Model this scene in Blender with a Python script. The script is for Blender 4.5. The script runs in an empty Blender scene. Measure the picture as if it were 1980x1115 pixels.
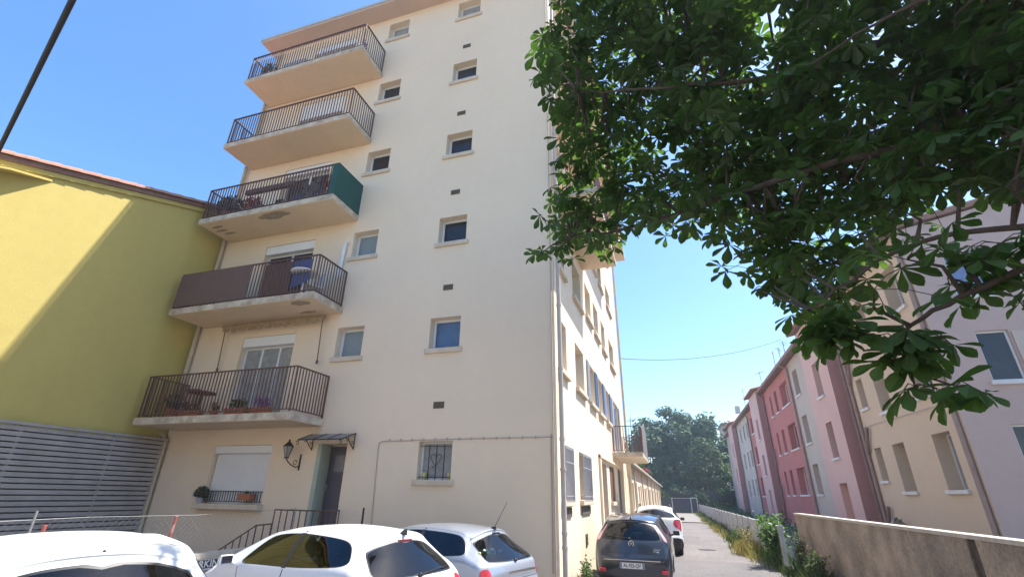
import bpy, bmesh, math, random
import numpy as np
from mathutils import Vector, Matrix
from mathutils.geometry import delaunay_2d_cdt
rnd = random.Random(7)
scene = bpy.context.scene
COL = scene.collection
R = math.radians

# ---------------------------------------------------------------- materials
def mat(name, col, rough=.8, var=0., vscale=3., bump=0., bscale=60., metal=0., spec=.5, col2=None, streak=False, transl=0., coat=0., back=None, fine=0.):
    m = bpy.data.materials.new(name); m.use_nodes = True
    nt = m.node_tree; nt.nodes.clear(); N = nt.nodes.new; L = nt.links.new
    out = N('ShaderNodeOutputMaterial'); b = N('ShaderNodeBsdfPrincipled')
    b.inputs['Roughness'].default_value = rough; b.inputs['Metallic'].default_value = metal
    b.inputs['Specular IOR Level'].default_value = spec
    b.inputs['Coat Weight'].default_value = coat; b.inputs['Coat Roughness'].default_value = .05
    b.inputs['Base Color'].default_value = (*col, 1)
    tc = N('ShaderNodeTexCoord')
    csock = None
    if var > 0:
        mp = N('ShaderNodeMapping'); L(tc.outputs['Object'], mp.inputs['Vector'])
        if streak: mp.inputs['Scale'].default_value = (1, 1, .16)
        n = N('ShaderNodeTexNoise'); n.inputs['Scale'].default_value = vscale; n.inputs['Detail'].default_value = 6; n.inputs['Roughness'].default_value = .62
        L(mp.outputs[0], n.inputs['Vector'])
        cr = N('ShaderNodeValToRGB'); cr.color_ramp.elements[0].position = .34; cr.color_ramp.elements[1].position = .68
        c2 = col2 or tuple(max(0, c*(1-var)) for c in col)
        cr.color_ramp.elements[0].color = (*c2, 1); cr.color_ramp.elements[1].color = (*col, 1)
        L(n.outputs['Fac'], cr.inputs['Fac']); csock = cr.outputs[0]
        if fine > 0:
            n3 = N('ShaderNodeTexNoise'); n3.inputs['Scale'].default_value = vscale*14; n3.inputs['Detail'].default_value = 4
            L(mp.outputs[0] if streak else tc.outputs['Object'], n3.inputs['Vector'])
            mx = N('ShaderNodeMix'); mx.data_type = 'RGBA'; mx.blend_type = 'MULTIPLY'; mx.inputs['Factor'].default_value = 1
            c3 = N('ShaderNodeValToRGB'); c3.color_ramp.elements[0].position = .3; c3.color_ramp.elements[1].position = .6
            c3.color_ramp.elements[0].color = (1-fine, 1-fine, 1-fine, 1); c3.color_ramp.elements[1].color = (1, 1, 1, 1)
            L(n3.outputs['Fac'], c3.inputs['Fac']); L(csock, mx.inputs['A']); L(c3.outputs[0], mx.inputs['B']); csock = mx.outputs['Result']
        L(csock, b.inputs['Base Color'])
    if bump > 0:
        n2 = N('ShaderNodeTexNoise'); n2.inputs['Scale'].default_value = bscale; n2.inputs['Detail'].default_value = 5
        L(tc.outputs['Object'], n2.inputs['Vector'])
        bp = N('ShaderNodeBump'); bp.inputs['Strength'].default_value = bump; bp.inputs['Distance'].default_value = .02
        L(n2.outputs['Fac'], bp.inputs['Height']); L(bp.outputs[0], b.inputs['Normal'])
    surf = b.outputs[0]
    if transl > 0:
        t = N('ShaderNodeBsdfTranslucent'); mx = N('ShaderNodeMixShader'); mx.inputs[0].default_value = transl
        tcx = tuple(min(1, c*f) for c, f in zip(col, (1.5, 1.7, .6)))
        t.inputs['Color'].default_value = (*tcx, 1)
        L(surf, mx.inputs[1]); L(t.outputs[0], mx.inputs[2]); surf = mx.outputs[0]
    if back is not None:
        g = N('ShaderNodeNewGeometry'); d = N('ShaderNodeBsdfDiffuse'); d.inputs['Color'].default_value = (*back, 1)
        mx = N('ShaderNodeMixShader'); L(g.outputs['Backfacing'], mx.inputs[0]); L(surf, mx.inputs[1]); L(d.outputs[0], mx.inputs[2]); surf = mx.outputs[0]
    L(surf, out.inputs[0])
    return m

def glassmat(name, tint, refl=.12):
    m = bpy.data.materials.new(name); m.use_nodes = True
    nt = m.node_tree; nt.nodes.clear(); N = nt.nodes.new; L = nt.links.new
    out = N('ShaderNodeOutputMaterial'); t = N('ShaderNodeBsdfTransparent'); t.inputs[0].default_value = (*tint, 1)
    g = N('ShaderNodeBsdfGlossy'); g.inputs['Roughness'].default_value = .03; g.inputs[0].default_value = (.9, .95, 1, 1)
    lw = N('ShaderNodeFresnel'); lw.inputs[0].default_value = 1.5
    ad = N('ShaderNodeMath'); ad.operation = 'ADD'; ad.inputs[1].default_value = refl; ad.use_clamp = True
    L(lw.outputs[0], ad.inputs[0])
    mx = N('ShaderNodeMixShader'); L(ad.outputs[0], mx.inputs[0]); L(t.outputs[0], mx.inputs[1]); L(g.outputs[0], mx.inputs[2]); L(mx.outputs[0], out.inputs[0])
    return m

M = dict(
 cream=mat('cream_render', (.825, .675, .50), .92, .07, .30, .28, 55, fine=.02),
 cream_side=mat('cream_render_side', (.825, .675, .50), .92, .07, .4, .28, 55, fine=.02),
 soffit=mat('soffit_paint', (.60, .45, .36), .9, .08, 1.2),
 slab=mat('slab_paint', (.74, .58, .41), .9, .08, 1.5, .2, 30, fine=.08),
 slabedge=mat('slab_edge', (.70, .61, .47), .9, .5, 3.5, .3, 40, col2=(.38, .30, .22), fine=.25),
 patch=mat('bare_patch', (.42, .33, .23), .95, .3, 8),
 sillm=mat('sill_paint', (.70, .58, .44), .85, .2, 3, fine=.1),
 whitesill=mat('white_sill', (.72, .70, .68), .7, .15, 4),
 pvc=mat('white_pvc', (.74, .75, .76), .45, .06, 5),
 shutter=mat('shutter_white', (.80, .80, .80), .5, .06, 4),
 rail=mat('brown_iron', (.15, .078, .058), .55, .3, 12),
 iron=mat('dark_iron', (.05, .04, .035), .6, .3, 10),
 gdark=mat('pane_dark', (.035, .035, .045), .07, .4, 2),
 gblue=mat('pane_blue', (.10, .16, .27), .10, .2, 2),
 gpale=mat('pane_frosted', (.24, .29, .31), .25, .15, 2),
 gcurt=mat('pane_curtain', (.34, .36, .37), .2, .35, 5, streak=False),
 pipe=mat('pipe_cream', (.55, .47, .34), .7, .2, 2),
 pipe_grey=mat('pipe_plastic', (.52, .46, .40), .6, .15, 2),
 yellow=mat('yellow_render', (.54, .43, .13), .92, .08, .3, .2, 45, fine=.04),
 tile=mat('roof_tile', (.50, .22, .14), .9, .5, 9, .3, 40, col2=(.30, .16, .12)),
 fascia=mat('verge_board', (.30, .17, .13), .85, .3, 5),
 slat=mat('slat_grey', (.40, .36, .33), .8, .22, 2.5, .1, 30),
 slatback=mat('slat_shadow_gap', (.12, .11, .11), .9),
 brown=mat('brown_canvas', (.14, .085, .07), .8, .15, 4),
 green=mat('green_canvas', (.012, .075, .062), .75, .1, 4),
 door=mat('door_grey', (.10, .09, .11), .5, .2, 3),
 doorpane=mat('door_pane', (.20, .19, .21), .25, .2, 3),
 reveal=mat('reveal_green_grey', (.42, .46, .38), .85, .1, 3),
 vent=mat('vent_brown', (.14, .11, .085), .7, .2, 20),
 conduit=mat('conduit_beige', (.45, .38, .32), .7),
 concrete=mat('wall_render', (.45, .36, .275), .95, .6, 1.5, .5, 30, col2=(.20, .165, .135), fine=.3),
 coping=mat('coping', (.58, .52, .44), .9, .3, 6, fine=.2),
 stone=mat('low_wall_stone', (.46, .38, .26), .95, .5, 5, .5, 25, col2=(.24, .19, .13), fine=.2),
 asphalt=mat('asphalt', (.20, .178, .17), .93, .35, .45, .4, 120, col2=(.145, .132, .128), fine=.3),
 asphalt_dark=mat('asphalt_newer', (.165, .152, .15), .93, .3, .8, .4, 120, col2=(.125, .118, .118), fine=.3),
 paving=mat('paving', (.26, .245, .23), .93, .3, 1.5, .3, 80, fine=.2),
 earth=mat('earth', (.20, .16, .11), .97, .4, 2, .5, 40),
 fencew=mat('fence_concrete', (.52, .53, .53), .9, .3, 3, fine=.1),
 galv=mat('galvanised', (.30, .30, .30), .5, .2, 20, metal=.4),
 redw=mat('red_paint', (.38, .10, .08), .6, .15, 12),
 redpale=mat('pale_red_band', (.52, .24, .20), .6),
 white=mat('white_paint', (.75, .75, .74), .5, .05, 4),
 black=mat('black_plastic', (.018, .018, .02), .45),
 rubber=mat('rubber', (.02, .02, .02), .85),
 sign_dark=mat('sign_dark', (.03, .035, .05), .5),
 terracotta=mat('terracotta', (.42, .16, .09), .85, .2, 12),
 leafplant=mat('potted_leaf', (.06, .11, .03), .7, .3, 12, transl=.25),
 succulent=mat('succulent', (.10, .11, .075), .7, .3, 12),
 purple=mat('purple_bloom', (.30, .16, .38), .8, .3, 16),
 redbloom=mat('red_bloom', (.38, .08, .10), .8, .3, 16),
 fabric=mat('awning_fabric', (.40, .30, .18), .9, .35, 6),
 blue=mat('blue_cloth', (.07, .14, .38), .8, .2, 3),
 blueshut=mat('blue_shutter', (.16, .23, .42), .6, .12, 6),
 greyshut=mat('grey_shutter', (.36, .37, .41), .6, .12, 6),
 brownwood=mat('brown_wood', (.19, .085, .055), .7, .3, 8),
 lilac=mat('lilac_render', (.53, .40, .36), .92, .07, .35, .2, 50, fine=.04),
 beige=mat('beige_render', (.64, .50, .37), .92, .08, .4, .2, 50, fine=.04),
 pink=mat('pink_render', (.68, .45, .41), .92, .07, .5, .2, 50, fine=.04),
 rose=mat('dark_rose_render', (.46, .25, .24), .92, .08, .5, .2, 50, fine=.04),
 greige=mat('greige_render', (.56, .47, .41), .92, .08, .5, .2, 50, fine=.04),
 red=mat('red_render', (.54, .20, .18), .92, .1, .5, .2, 50, fine=.04),
 whitegrey=mat('pale_render', (.58, .51, .46), .92, .1, .5, .2, 50, fine=.04),
 pipe_rose=mat('pipe_dark', (.26, .17, .16), .7, .2, 3),
 pipe_brown=mat('pipe_taupe', (.34, .25, .22), .7, .2, 3),
 roofedge=mat('roof_edge_metal', (.46, .48, .46), .5, .2, 3),
 bark=mat('bark', (.11, .085, .065), .95, .4, 9, .6, 30),
 leaf=mat('chestnut_leaf', (.072, .132, .036), .5, .5, 2.2, col2=(.040, .080, .028), transl=.42, spec=.4),
 leafB=mat('tree_leaf_far', (.070, .135, .050), .7, .45, .5, col2=(.034, .075, .04), transl=.12),
 leafC=mat('tree_leaf_light', (.075, .125, .045), .7, .45, .8, col2=(.035, .07, .025), transl=.15),
 bushleaf=mat('fig_leaf', (.085, .17, .04), .6, .4, 5, transl=.3),
 weed=mat('weed_green', (.07, .11, .035), .8, .4, 4, transl=.2),
 dryweed=mat('dry_grass', (.36, .29, .12), .9, .4, 5, transl=.2),
 chestnutfruit=mat('green_husk', (.16, .22, .05), .8, .2, 30),
 cable=mat('cable_black', (.012, .012, .014), .6),
 gatem=mat('gate_panel', (.05, .06, .09), .6, .3, 2),
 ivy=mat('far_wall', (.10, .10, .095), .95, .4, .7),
 carwhite=mat('white_car_paint', (.74, .75, .74), .45, coat=.35, back=(.04, .04, .045)),
 carwhite2=mat('pearl_car_paint', (.68, .70, .74), .38, coat=.6, back=(.04, .04, .045)),
 carsilver=mat('silver_car_paint', (.33, .36, .42), .35, metal=.35, coat=1., back=(.04, .04, .045)),
 cardark=mat('slate_car_paint', (.035, .042, .062), .3, metal=.3, coat=1., back=(.02, .02, .022)),
 cargreen=mat('pale_car_paint', (.55, .68, .66), .3, coat=1., back=(.04, .04, .045)),
 carglass=glassmat('car_glass', (.17, .27, .30), .01),
 interior=mat('seat_fabric', (.06, .062, .075), .85, .2, 8),
 cabin=mat('cabin_trim', (.035, .036, .042), .7),
 redlamp=mat('red_lens', (.50, .035, .05), .15, coat=1.),
 redlampdark=mat('dark_red_lens', (.20, .03, .04), .2, coat=1.),
 pinklamp=mat('clear_red_lens', (.55, .28, .28), .15, coat=1.),
 chrome=mat('chrome', (.7, .71, .72), .15, metal=1.),
 plate=mat('plate_white', (.72, .74, .76), .4),
 platetext=mat('plate_text', (.02, .02, .03), .5),
 plateblue=mat('plate_blue', (.16, .20, .32), .4),
 toyy=mat('toy_yellow', (.50, .50, .20), .7), toyg=mat('toy_mint', (.35, .68, .50), .7), toyb=mat('toy_blue', (.05, .35, .70), .7),
 lampglass=mat('lantern_glass', (.32, .29, .25), .2, spec=.5),
)

# ---------------------------------------------------------------- mesh builder
def wloc(o):
    v = Vector((0, 0, 0))
    while o is not None:
        v += o.location; o = o.parent
    return v
class MB:
    def __init__(s): s.v = []; s.f = []
    def add(s, vs, fs):
        n = len(s.v); s.v += [tuple(p) for p in vs]; s.f += [tuple(i+n for i in f) for f in fs]
    def box(s, a, b):
        x0, x1 = sorted((a[0], b[0])); y0, y1 = sorted((a[1], b[1])); z0, z1 = sorted((a[2], b[2]))
        s.add([(x0,y0,z0),(x1,y0,z0),(x1,y1,z0),(x0,y1,z0),(x0,y0,z1),(x1,y0,z1),(x1,y1,z1),(x0,y1,z1)],
              [(0,3,2,1),(4,5,6,7),(0,1,5,4),(1,2,6,5),(2,3,7,6),(3,0,4,7)])
    def hexa(s, p):  # 8 corners bottom 4, top 4
        s.add(p, [(0,3,2,1),(4,5,6,7),(0,1,5,4),(1,2,6,5),(2,3,7,6),(3,0,4,7)])
    def quad(s, *p): s.add(p, [tuple(range(len(p)))])
    def prism(s, pts, d):  # closed polygon pts (3d), extruded by vector d
        n = len(pts); q = [tuple(Vector(p)+Vector(d)) for p in pts]
        s.add(list(pts)+q, [tuple(range(n))[::-1], tuple(range(n, 2*n))] + [(i, (i+1) % n, n+(i+1) % n, n+i) for i in range(n)])
    def tube(s, pts, r, seg=6, r2=None, caps=True):
        pts = [Vector(p) for p in pts]; n = len(pts); base = len(s.v)
        prev = None
        for i, p in enumerate(pts):
            t = (pts[min(i+1, n-1)]-pts[max(i-1, 0)]).normalized()
            if prev is None:
                a = t.orthogonal().normalized()
            else:
                a = (prev - t*prev.dot(t))
                a = a.normalized() if a.length > 1e-6 else t.orthogonal().normalized()
            prev = a; bvec = t.cross(a)
            rr = r if r2 is None else r+(r2-r)*i/(n-1)
            if isinstance(r, (list, tuple)): rr = r[i]
            for k in range(seg):
                an = 2*math.pi*(k+.5)/seg
                s.v.append(tuple(p+a*math.cos(an)*rr+bvec*math.sin(an)*rr))
        for i in range(n-1):
            for k in range(seg):
                s.f.append((base+i*seg+k, base+i*seg+(k+1) % seg, base+(i+1)*seg+(k+1) % seg, base+(i+1)*seg+k))
        if caps:
            s.f.append(tuple(base+k for k in range(seg))[::-1]); s.f.append(tuple(base+(n-1)*seg+k for k in range(seg)))
    def lathe(s, c, prof, seg=16, axis='z'):  # prof [(r,h)]
        base = len(s.v); c = Vector(c)
        for r, h in prof:
            for k in range(seg):
                a = 2*math.pi*k/seg; x, y = r*math.cos(a), r*math.sin(a)
                p = (x, y, h) if axis == 'z' else ((x, h, y) if axis == 'y' else (h, x, y))
                s.v.append(tuple(c+Vector(p)))
        for i in range(len(prof)-1):
            for k in range(seg):
                s.f.append((base+i*seg+k, base+i*seg+(k+1) % seg, base+(i+1)*seg+(k+1) % seg, base+(i+1)*seg+k))
        s.f.append(tuple(base+k for k in range(seg))[::-1]); s.f.append(tuple(base+(len(prof)-1)*seg+k for k in range(seg)))
    def ico(s, c, r, squash=1.):
        t = (1+5**.5)/2; vs = []
        for a, b in ((-1, t), (1, t), (-1, -t), (1, -t)): vs += [(a, b, 0)]
        for a, b in ((-1, t), (1, t), (-1, -t), (1, -t)): vs += [(0, a, b)]
        for a, b in ((t, -1), (t, 1), (-t, -1), (-t, 1)): vs += [(a, 0, b)]
        k = r/math.sqrt(1+t*t); c = Vector(c)
        fs = [(0,11,5),(0,5,1),(0,1,7),(0,7,10),(0,10,11),(1,5,9),(5,11,4),(11,10,2),(10,7,6),(7,1,8),(3,9,4),(3,4,2),(3,2,6),(3,6,8),(3,8,9),(4,9,5),(2,4,11),(6,2,10),(8,6,7),(9,8,1)]
        s.add([(c.x+x*k, c.y+y*k, c.z+z*k*squash) for x, y, z in vs], fs)
    def build(s, name, m, parent=None, smooth=False, recalc=True, bevel=0.):
        off = wloc(parent) if parent is not None else Vector((0, 0, 0))
        me = bpy.data.meshes.new(name)
        me.from_pydata([(x-off.x, y-off.y, z-off.z) for x, y, z in s.v], [], s.f)
        if recalc:
            bm = bmesh.new(); bm.from_mesh(me); bmesh.ops.recalc_face_normals(bm, faces=bm.faces); bm.to_mesh(me); bm.free()
        if isinstance(m, str): m = M[m]
        me.materials.append(m)
        if smooth: me.polygons.foreach_set('use_smooth', [True]*len(me.polygons))
        me.update()
        o = bpy.data.objects.new(name, me); COL.objects.link(o)
        if parent is not None: o.parent = parent
        if bevel > 0:
            b = o.modifiers.new('bevel', 'BEVEL'); b.width = bevel; b.segments = 2; b.limit_method = 'ANGLE'
        return o
def tag(o, label=None, cat=None, group=None, kind=None):
    if label: o['label'] = label
    if cat: o['category'] = cat
    if group: o['group'] = group
    if kind: o['kind'] = kind
    return o
def empty(name, loc, label, cat, group=None):
    o = bpy.data.objects.new(name, None); COL.objects.link(o); o.location = loc; o.empty_display_size = .2
    return tag(o, label, cat, group)
def rebase(o, loc):   # moves a single-mesh thing's origin to its base
    loc = Vector(loc); o.data.transform(Matrix.Translation(-loc)); o.location = loc; return o
def copytree(o, parent=None):
    c = o.copy(); COL.objects.link(c); c.parent = parent
    for ch in o.children: copytree(ch, c)
    return c
def textmesh(name, txt, size, m, parent, mtx, depth=.002, spacing=1., xs=1.):
    cu = bpy.data.curves.new(name, 'FONT'); cu.body = txt; cu.size = size; cu.extrude = depth; cu.align_x = 'CENTER'; cu.align_y = 'CENTER'; cu.space_character = spacing; cu.resolution_u = 3
    cu.offset = size*.018
    t = bpy.data.objects.new(name, cu); COL.objects.link(t)
    dg = bpy.context.evaluated_depsgraph_get(); me = bpy.data.meshes.new_from_object(t.evaluated_get(dg))
    bpy.data.objects.remove(t)
    me.transform(Matrix.Diagonal((xs, 1, 1, 1))); me.transform(mtx); me.materials.clear(); me.materials.append(M[m])
    o = bpy.data.objects.new(name, me); COL.objects.link(o); o.parent = parent
    off = wloc(parent); me.transform(Matrix.Translation(-off))
    return o

# wall frames: (u, z, n) -> world ; n = distance outwards
class Wall:
    def __init__(s, o, u, n): s.o = Vector(o); s.u = Vector(u); s.n = Vector(n)
    def p(s, u, z, n=0.): return tuple(s.o+s.u*u+Vector((0, 0, z))+s.n*n)
    def box(s, mb, u0, u1, z0, z1, n0, n1): 
        a = s.p(u0, z0, n0); b = s.p(u1, z1, n1); mb.box(a, b)
def wall_sheet(W, u0, u1, z0, z1, holes, depth=.2, mb=None, back=False):
    """holes: (u0,u1,z0,z1[,depth])"""
    mb = mb or MB()
    us = sorted({u0, u1, *[h[0] for h in holes], *[h[1] for h in holes]}); zs = sorted({z0, z1, *[h[2] for h in holes], *[h[3] for h in holes]})
    us = [u for u in us if u0-1e-6 <= u <= u1+1e-6]; zs = [z for z in zs if z0-1e-6 <= z <= z1+1e-6]
    for a, b in zip(us, us[1:]):
        if b-a < 1e-5: continue
        run = None
        for c, d in zip(zs, zs[1:]):
            mu, mz = (a+b)/2, (c+d)/2
            if any(h[0] < mu < h[1] and h[2] < mz < h[3] for h in holes):
                if run: mb.quad(W.p(a, run[0]), W.p(b, run[0]), W.p(b, run[1]), W.p(a, run[1])); run = None
            else:
                run = (run[0], d) if run else (c, d)
        if run: mb.quad(W.p(a, run[0]), W.p(b, run[0]), W.p(b, run[1]), W.p(a, run[1]))
    for h in holes:
        a, b, c, d = h[:4]; e = -(h[4] if len(h) > 4 else depth)
        mb.quad(W.p(a, c), W.p(a, d), W.p(a, d, e), W.p(a, c, e)); mb.quad(W.p(b, c), W.p(b, d), W.p(b, d, e), W.p(b, c, e))
        mb.quad(W.p(a, c), W.p(b, c), W.p(b, c, e), W.p(a, c, e)); mb.quad(W.p(a, d), W.p(b, d), W.p(b, d, e), W.p(a, d, e))
        mb.quad(W.p(a, c, e), W.p(b, c, e), W.p(b, d, e), W.p(a, d, e))
    return mb
def window(W, parent, u0, u1, z0, z1, depth=.18, leaves=1, pane='gdark', frame='pvc', sill='sillm', fw=.055, sw=.08, sh=.11, sp=.06, box=0., label=None, transom=None):
    mb = MB(); n0, n1 = -depth+.005, -depth+.055; zt = z1-box
    W.box(mb, u0+.002, u0+fw, z0+.002, zt-.002, n0, n1); W.box(mb, u1-fw, u1-.002, z0+.002, zt-.002, n0, n1)
    W.box(mb, u0+fw, u1-fw, z0+.002, z0+fw, n0, n1-.002); W.box(mb, u0+fw, u1-fw, zt-fw, zt-.002, n0, n1-.002)
    for k in range(1, leaves):
        c = u0+(u1-u0)*k/leaves; W.box(mb, c-fw*.6, c+fw*.6, z0+fw, zt-fw, n0, n1-.004)
    if transom: W.box(mb, u0+fw, u1-fw, transom-.025, transom+.025, n0, n1-.006)
    w = mb.build('window', frame, parent)
    if label: w['label'] = label
    p = MB(); W.box(p, u0+fw*.5, u1-fw*.5, z0+fw*.5, zt-fw*.5, n0+.001, n0+.02); p.build('pane', pane, w)
    if box: 
        b = MB(); W.box(b, u0+.002, u1-.002, z1-box, z1-.002, n0, -.02); b.build('shutter_box', 'shutter', w, bevel=.02)
    if sill:
        q = MB(); W.box(q, u0-sw, u1+sw, z0-sh, z0+.012, -depth+.06, sp); q.build('sill', sill, w, bevel=.012)
    return w

# ================================================================ main apartment building
B = empty('apartment_building', (-7.7, 10, 0), 'tall cream rendered apartment building with stacked balconies on its left', 'apartment building')
F = Wall((0, 10, 0), (1, 0, 0), (0, -1, 0)); S = Wall((-2.26, 0, 0), (0, 1, 0), (1, 0, 0))
XL, XR, YB, ZT = -13.17, -2.26, 26.05, 17.88
holesF = []; wins = []
for k in range(5):
    dz = 2.925*k
    kinds = ['gblue', 'gdark', 'gdark', 'gdark', 'gcurt'][k]; kl = ['gpale', 'gpale', 'gdark', 'gdark', 'gcurt'][k]
    wins.append((-5.40, -4.58, 5.05+dz, 5.86+dz, kinds)); wins.append((-8.14, -7.32, 5.02+dz, 5.85+dz, kl))
for w in wins: holesF.append((*w[:4], .28))
holesF.append((-5.41, -4.59, 2.10, 2.91, .22))
holesF.append((-8.14, -7.31, .92, 2.9, .42))
holesF.append((-11.36, -9.50, 1.52, 2.90, .22))
SL = [3.47, 6.42, 9.34, 12.22, 15.08]   # balcony floor tops
for z in SL: holesF.append((-11.33, -9.50, z, z+2.36, .24))
mb = wall_sheet(F, XL, XR, 0, ZT, holesF)
# side facade
cols = [(10.46, 11.42), (12.62, 14.0), (14.9, 16.15), (16.78, 18.05), (18.86, 20.08), (21.45, 23.3)]
holesS = []; sidewins = []
for f in range(6):
    dz = 2.925*f
    for i, (a, b) in enumerate(cols):
        if f == 0 and i >= 2: continue
        if f == 1 and i == 5: holesS.append((21.3, 23.5, 3.47, 5.8, .15)); continue
        if f >= 2 and i < 2:
            holesS.append((a, b, 7.2+2.925*(f-2), 8.45+2.925*(f-2), .30)); sidewins.append((a, b, 7.2+2.925*(f-2), 8.45+2.925*(f-2), f, i)); continue
        z0, z1 = (1.74, 2.88) if f == 0 else (4.52+2.9*(f-1), 5.8+2.85*(f-1))
        if f > 0 and f < 6 and z1 < ZT-.3:
            holesS.append((a, b, z0, z1, .30)); sidewins.append((a, b, z0, z1, f, i))
        elif f == 0:
            holesS.append((a, b, z0, z1, .30)); sidewins.append((a, b, z0, z1, f, i))
holesS += [(16.35, 18.0, .1, 2.88, .5), (18.8, 20.4, 1.68, 2.9, .2), (21.6, 23.9, .1, 2.98, .2)]
ms = wall_sheet(S, 10, YB, 0, ZT, holesS)
mb.quad((XL, 10, 0), (XL, YB, 0), (XL, YB, ZT), (XL, 10, ZT)); mb.quad((XL, YB, 0), (XR, YB, 0), (XR, YB, ZT), (XL, YB, ZT))
mb.build('wall', 'cream', B, recalc=False); ms.build('wall', 'cream_side', B, recalc=False)['label'] = 'sunlit side wall along the alley'
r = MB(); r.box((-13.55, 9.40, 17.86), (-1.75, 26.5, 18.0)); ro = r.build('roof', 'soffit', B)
e = MB(); e.box((-13.58, 9.37, 17.93), (-1.72, 9.398, 18.03)); e.box((-13.58, 9.4, 17.93), (-13.552, 26.5, 18.03)); e.box((-1.748, 9.4, 17.93), (-1.72, 26.5, 18.03)); e.build('roof_edge', 'roofedge', ro)
for w in wins: window(F, B, *w[:4], depth=.28, pane=w[4], fw=.06)
# small vents
for (a, z) in ((-5.13, 3.63), (-5.12, 6.59), (-5.12, 9.50), (-5.12, 12.38), (-5.11, 15.25)):
    v = MB(); F.box(v, a, a+.27, z, z+.15, 0.001, .012)
    for q in range(4): F.box(v, a+.01, a+.26, z+.012+q*.035, z+.03+q*.035, .012, .022)
    v.build('air_vent', 'vent', B)
# ground window with wrought grille
w0 = window(F, B, -5.41, -4.59, 2.10, 2.91, depth=.22, pane='gcurt', fw=.045)
g = MB()
for u in (-5.17, -4.99, -4.80): F.box(g, u-.009, u+.009, 2.11, 2.85, -.075, -.057)
F.box(g, -5.4, -4.6, 2.16, 2.175, -.07, -.055); F.box(g, -5.4, -4.6, 2.80, 2.815, -.07, -.055)
for sg in (-1, 1):
    pts = []
    for t in range(15):
        a = t/14*4.2; rr = .085*(1-.12*a)
        pts.append(F.p(-4.99+sg*(.075+rr*math.cos(math.pi+.2+a)*-1*.8 - .02), 2.58+.9*rr*math.sin(a), -.05))
    pts = [F.p(-4.99, 2.38, -.05), F.p(-4.99+sg*.07, 2.47, -.05)]+[F.p(-4.99+sg*(.075+.055*math.cos(-.3+t*.42)), 2.585+.055*math.sin(-.3+t*.42), -.05) for t in range(9)]
    g.tube(pts, .008, 5)
g.ico(F.p(-5.05, 2.37, -.05), .02)
g.build('grille', 'iron', w0)
for (u, hh, m_, lab) in ((-5.27, .15, 'toyy', 'yellow pot behind the barred window, left of the bars'), (-4.68, .14, 'toyy', 'pale yellow jar at the right side of the barred window')):
    p = MB(); p.lathe(F.p(u, 2.113, -.11), [(.035, 0), (.042, .03), (.05 if u < -5 else .034, .05), (.055 if u < -5 else .036, hh), (.05 if u < -5 else .03, hh+.005)], 12)
    tag(rebase(p.build('flower_pot' if u < -5 else 'jar', m_, None, smooth=False), F.p(u, 2.113, -.11)), lab, 'pot' if u < -5 else 'jar')
# shuttered ground window, low bars
F_ = F
w = window(F, B, -11.36, -9.50, 1.52, 2.90, depth=.22, pane='gdark', box=.2, sp=.2, label='window closed by a white roller shutter')
sh = MB()
for q in range(24): F.box(sh, -11.33, -9.53, 1.53+q*.0487, 1.53+q*.0487+.044, -.15, -.135+.004)
F.box(sh, -11.34, -9.52, 1.53, 2.7, -.153, -.148); sh.build('roller_shutter', 'shutter', w)
g = MB(); F.box(g, -11.34, -9.52, 1.80, 1.82, -.05, -.03); F.box(g, -11.34, -9.52, 1.575, 1.59, -.05, -.03)
for q in range(24): F.box(g, -11.32+q*.078, -11.306+q*.078, 1.59, 1.80, -.046, -.034)
g.build('grille', 'iron', w)
# entrance door + canopy
d = MB(); F.box(d, -8.02, -7.315, .93, 2.86, -.41, -.36); D = d.build('door', 'door', B)
d = MB(); F.box(d, -7.86, -7.42, 2.28, 2.66, -.365, -.352); d.build('pane', 'doorpane', D)
d = MB(); F.box(d, -7.99, -7.95, 1.85, 2.0, -.36, -.31); d.build('handle', 'galv', D)
d = MB(); F.box(d, -8.138, -8.03, .93, 2.895, -.40, -.004+.0); d.build('door_reveal', 'reveal', D)
cn = MB(); pr = [F.p(-8.35, 3.12, .02), F.p(-7.10, 3.12, .02), F.p(-7.02, 2.93, .62), F.p(-8.22, 2.93, .62)]
cn.hexa([Vector(p)-Vector((0, 0, .012)) for p in pr]+pr); C_ = cn.build('door_canopy', mat('canopy_sheet', (.20, .20, .19), .35, .3, 4), B)
rb = MB()
for t in (0, .34, .67, 1):
    a = Vector(pr[0]).lerp(Vector(pr[1]), t); b = Vector(pr[3]).lerp(Vector(pr[2]), t); rb.tube([a, b+Vector((0, 0, .004))], .014, 5)
rb.tube([pr[3], pr[2]], .014, 5)
for u in (-8.3, -7.12):
    rb.tube([F.p(u, 3.1, .02), F.p(u, 2.75, .02)], .013, 5); rb.tube([F.p(u, 2.77, .03), F.p(u, 2.85, .14), F.p(u, 2.95, .24), F.p(u+.02, 2.99, .42)], .012, 5)
    rb.tube([F.p(u, 2.97+.05*math.sin(a*.5), .30+.05*math.cos(a*.5)) for a in range(11)], .009, 5)
    rb.tube([F.p(u, 2.90+.035*math.sin(a*.5), .10+.035*math.cos(a*.5)) for a in range(11)], .009, 5)
    rb.tube([F.p(u, 2.88+.04*math.sin(a*.5), .54+.04*math.cos(a*.5)) for a in range(11)], .009, 5)
rb.build('bracket', 'iron', C_)
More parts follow.
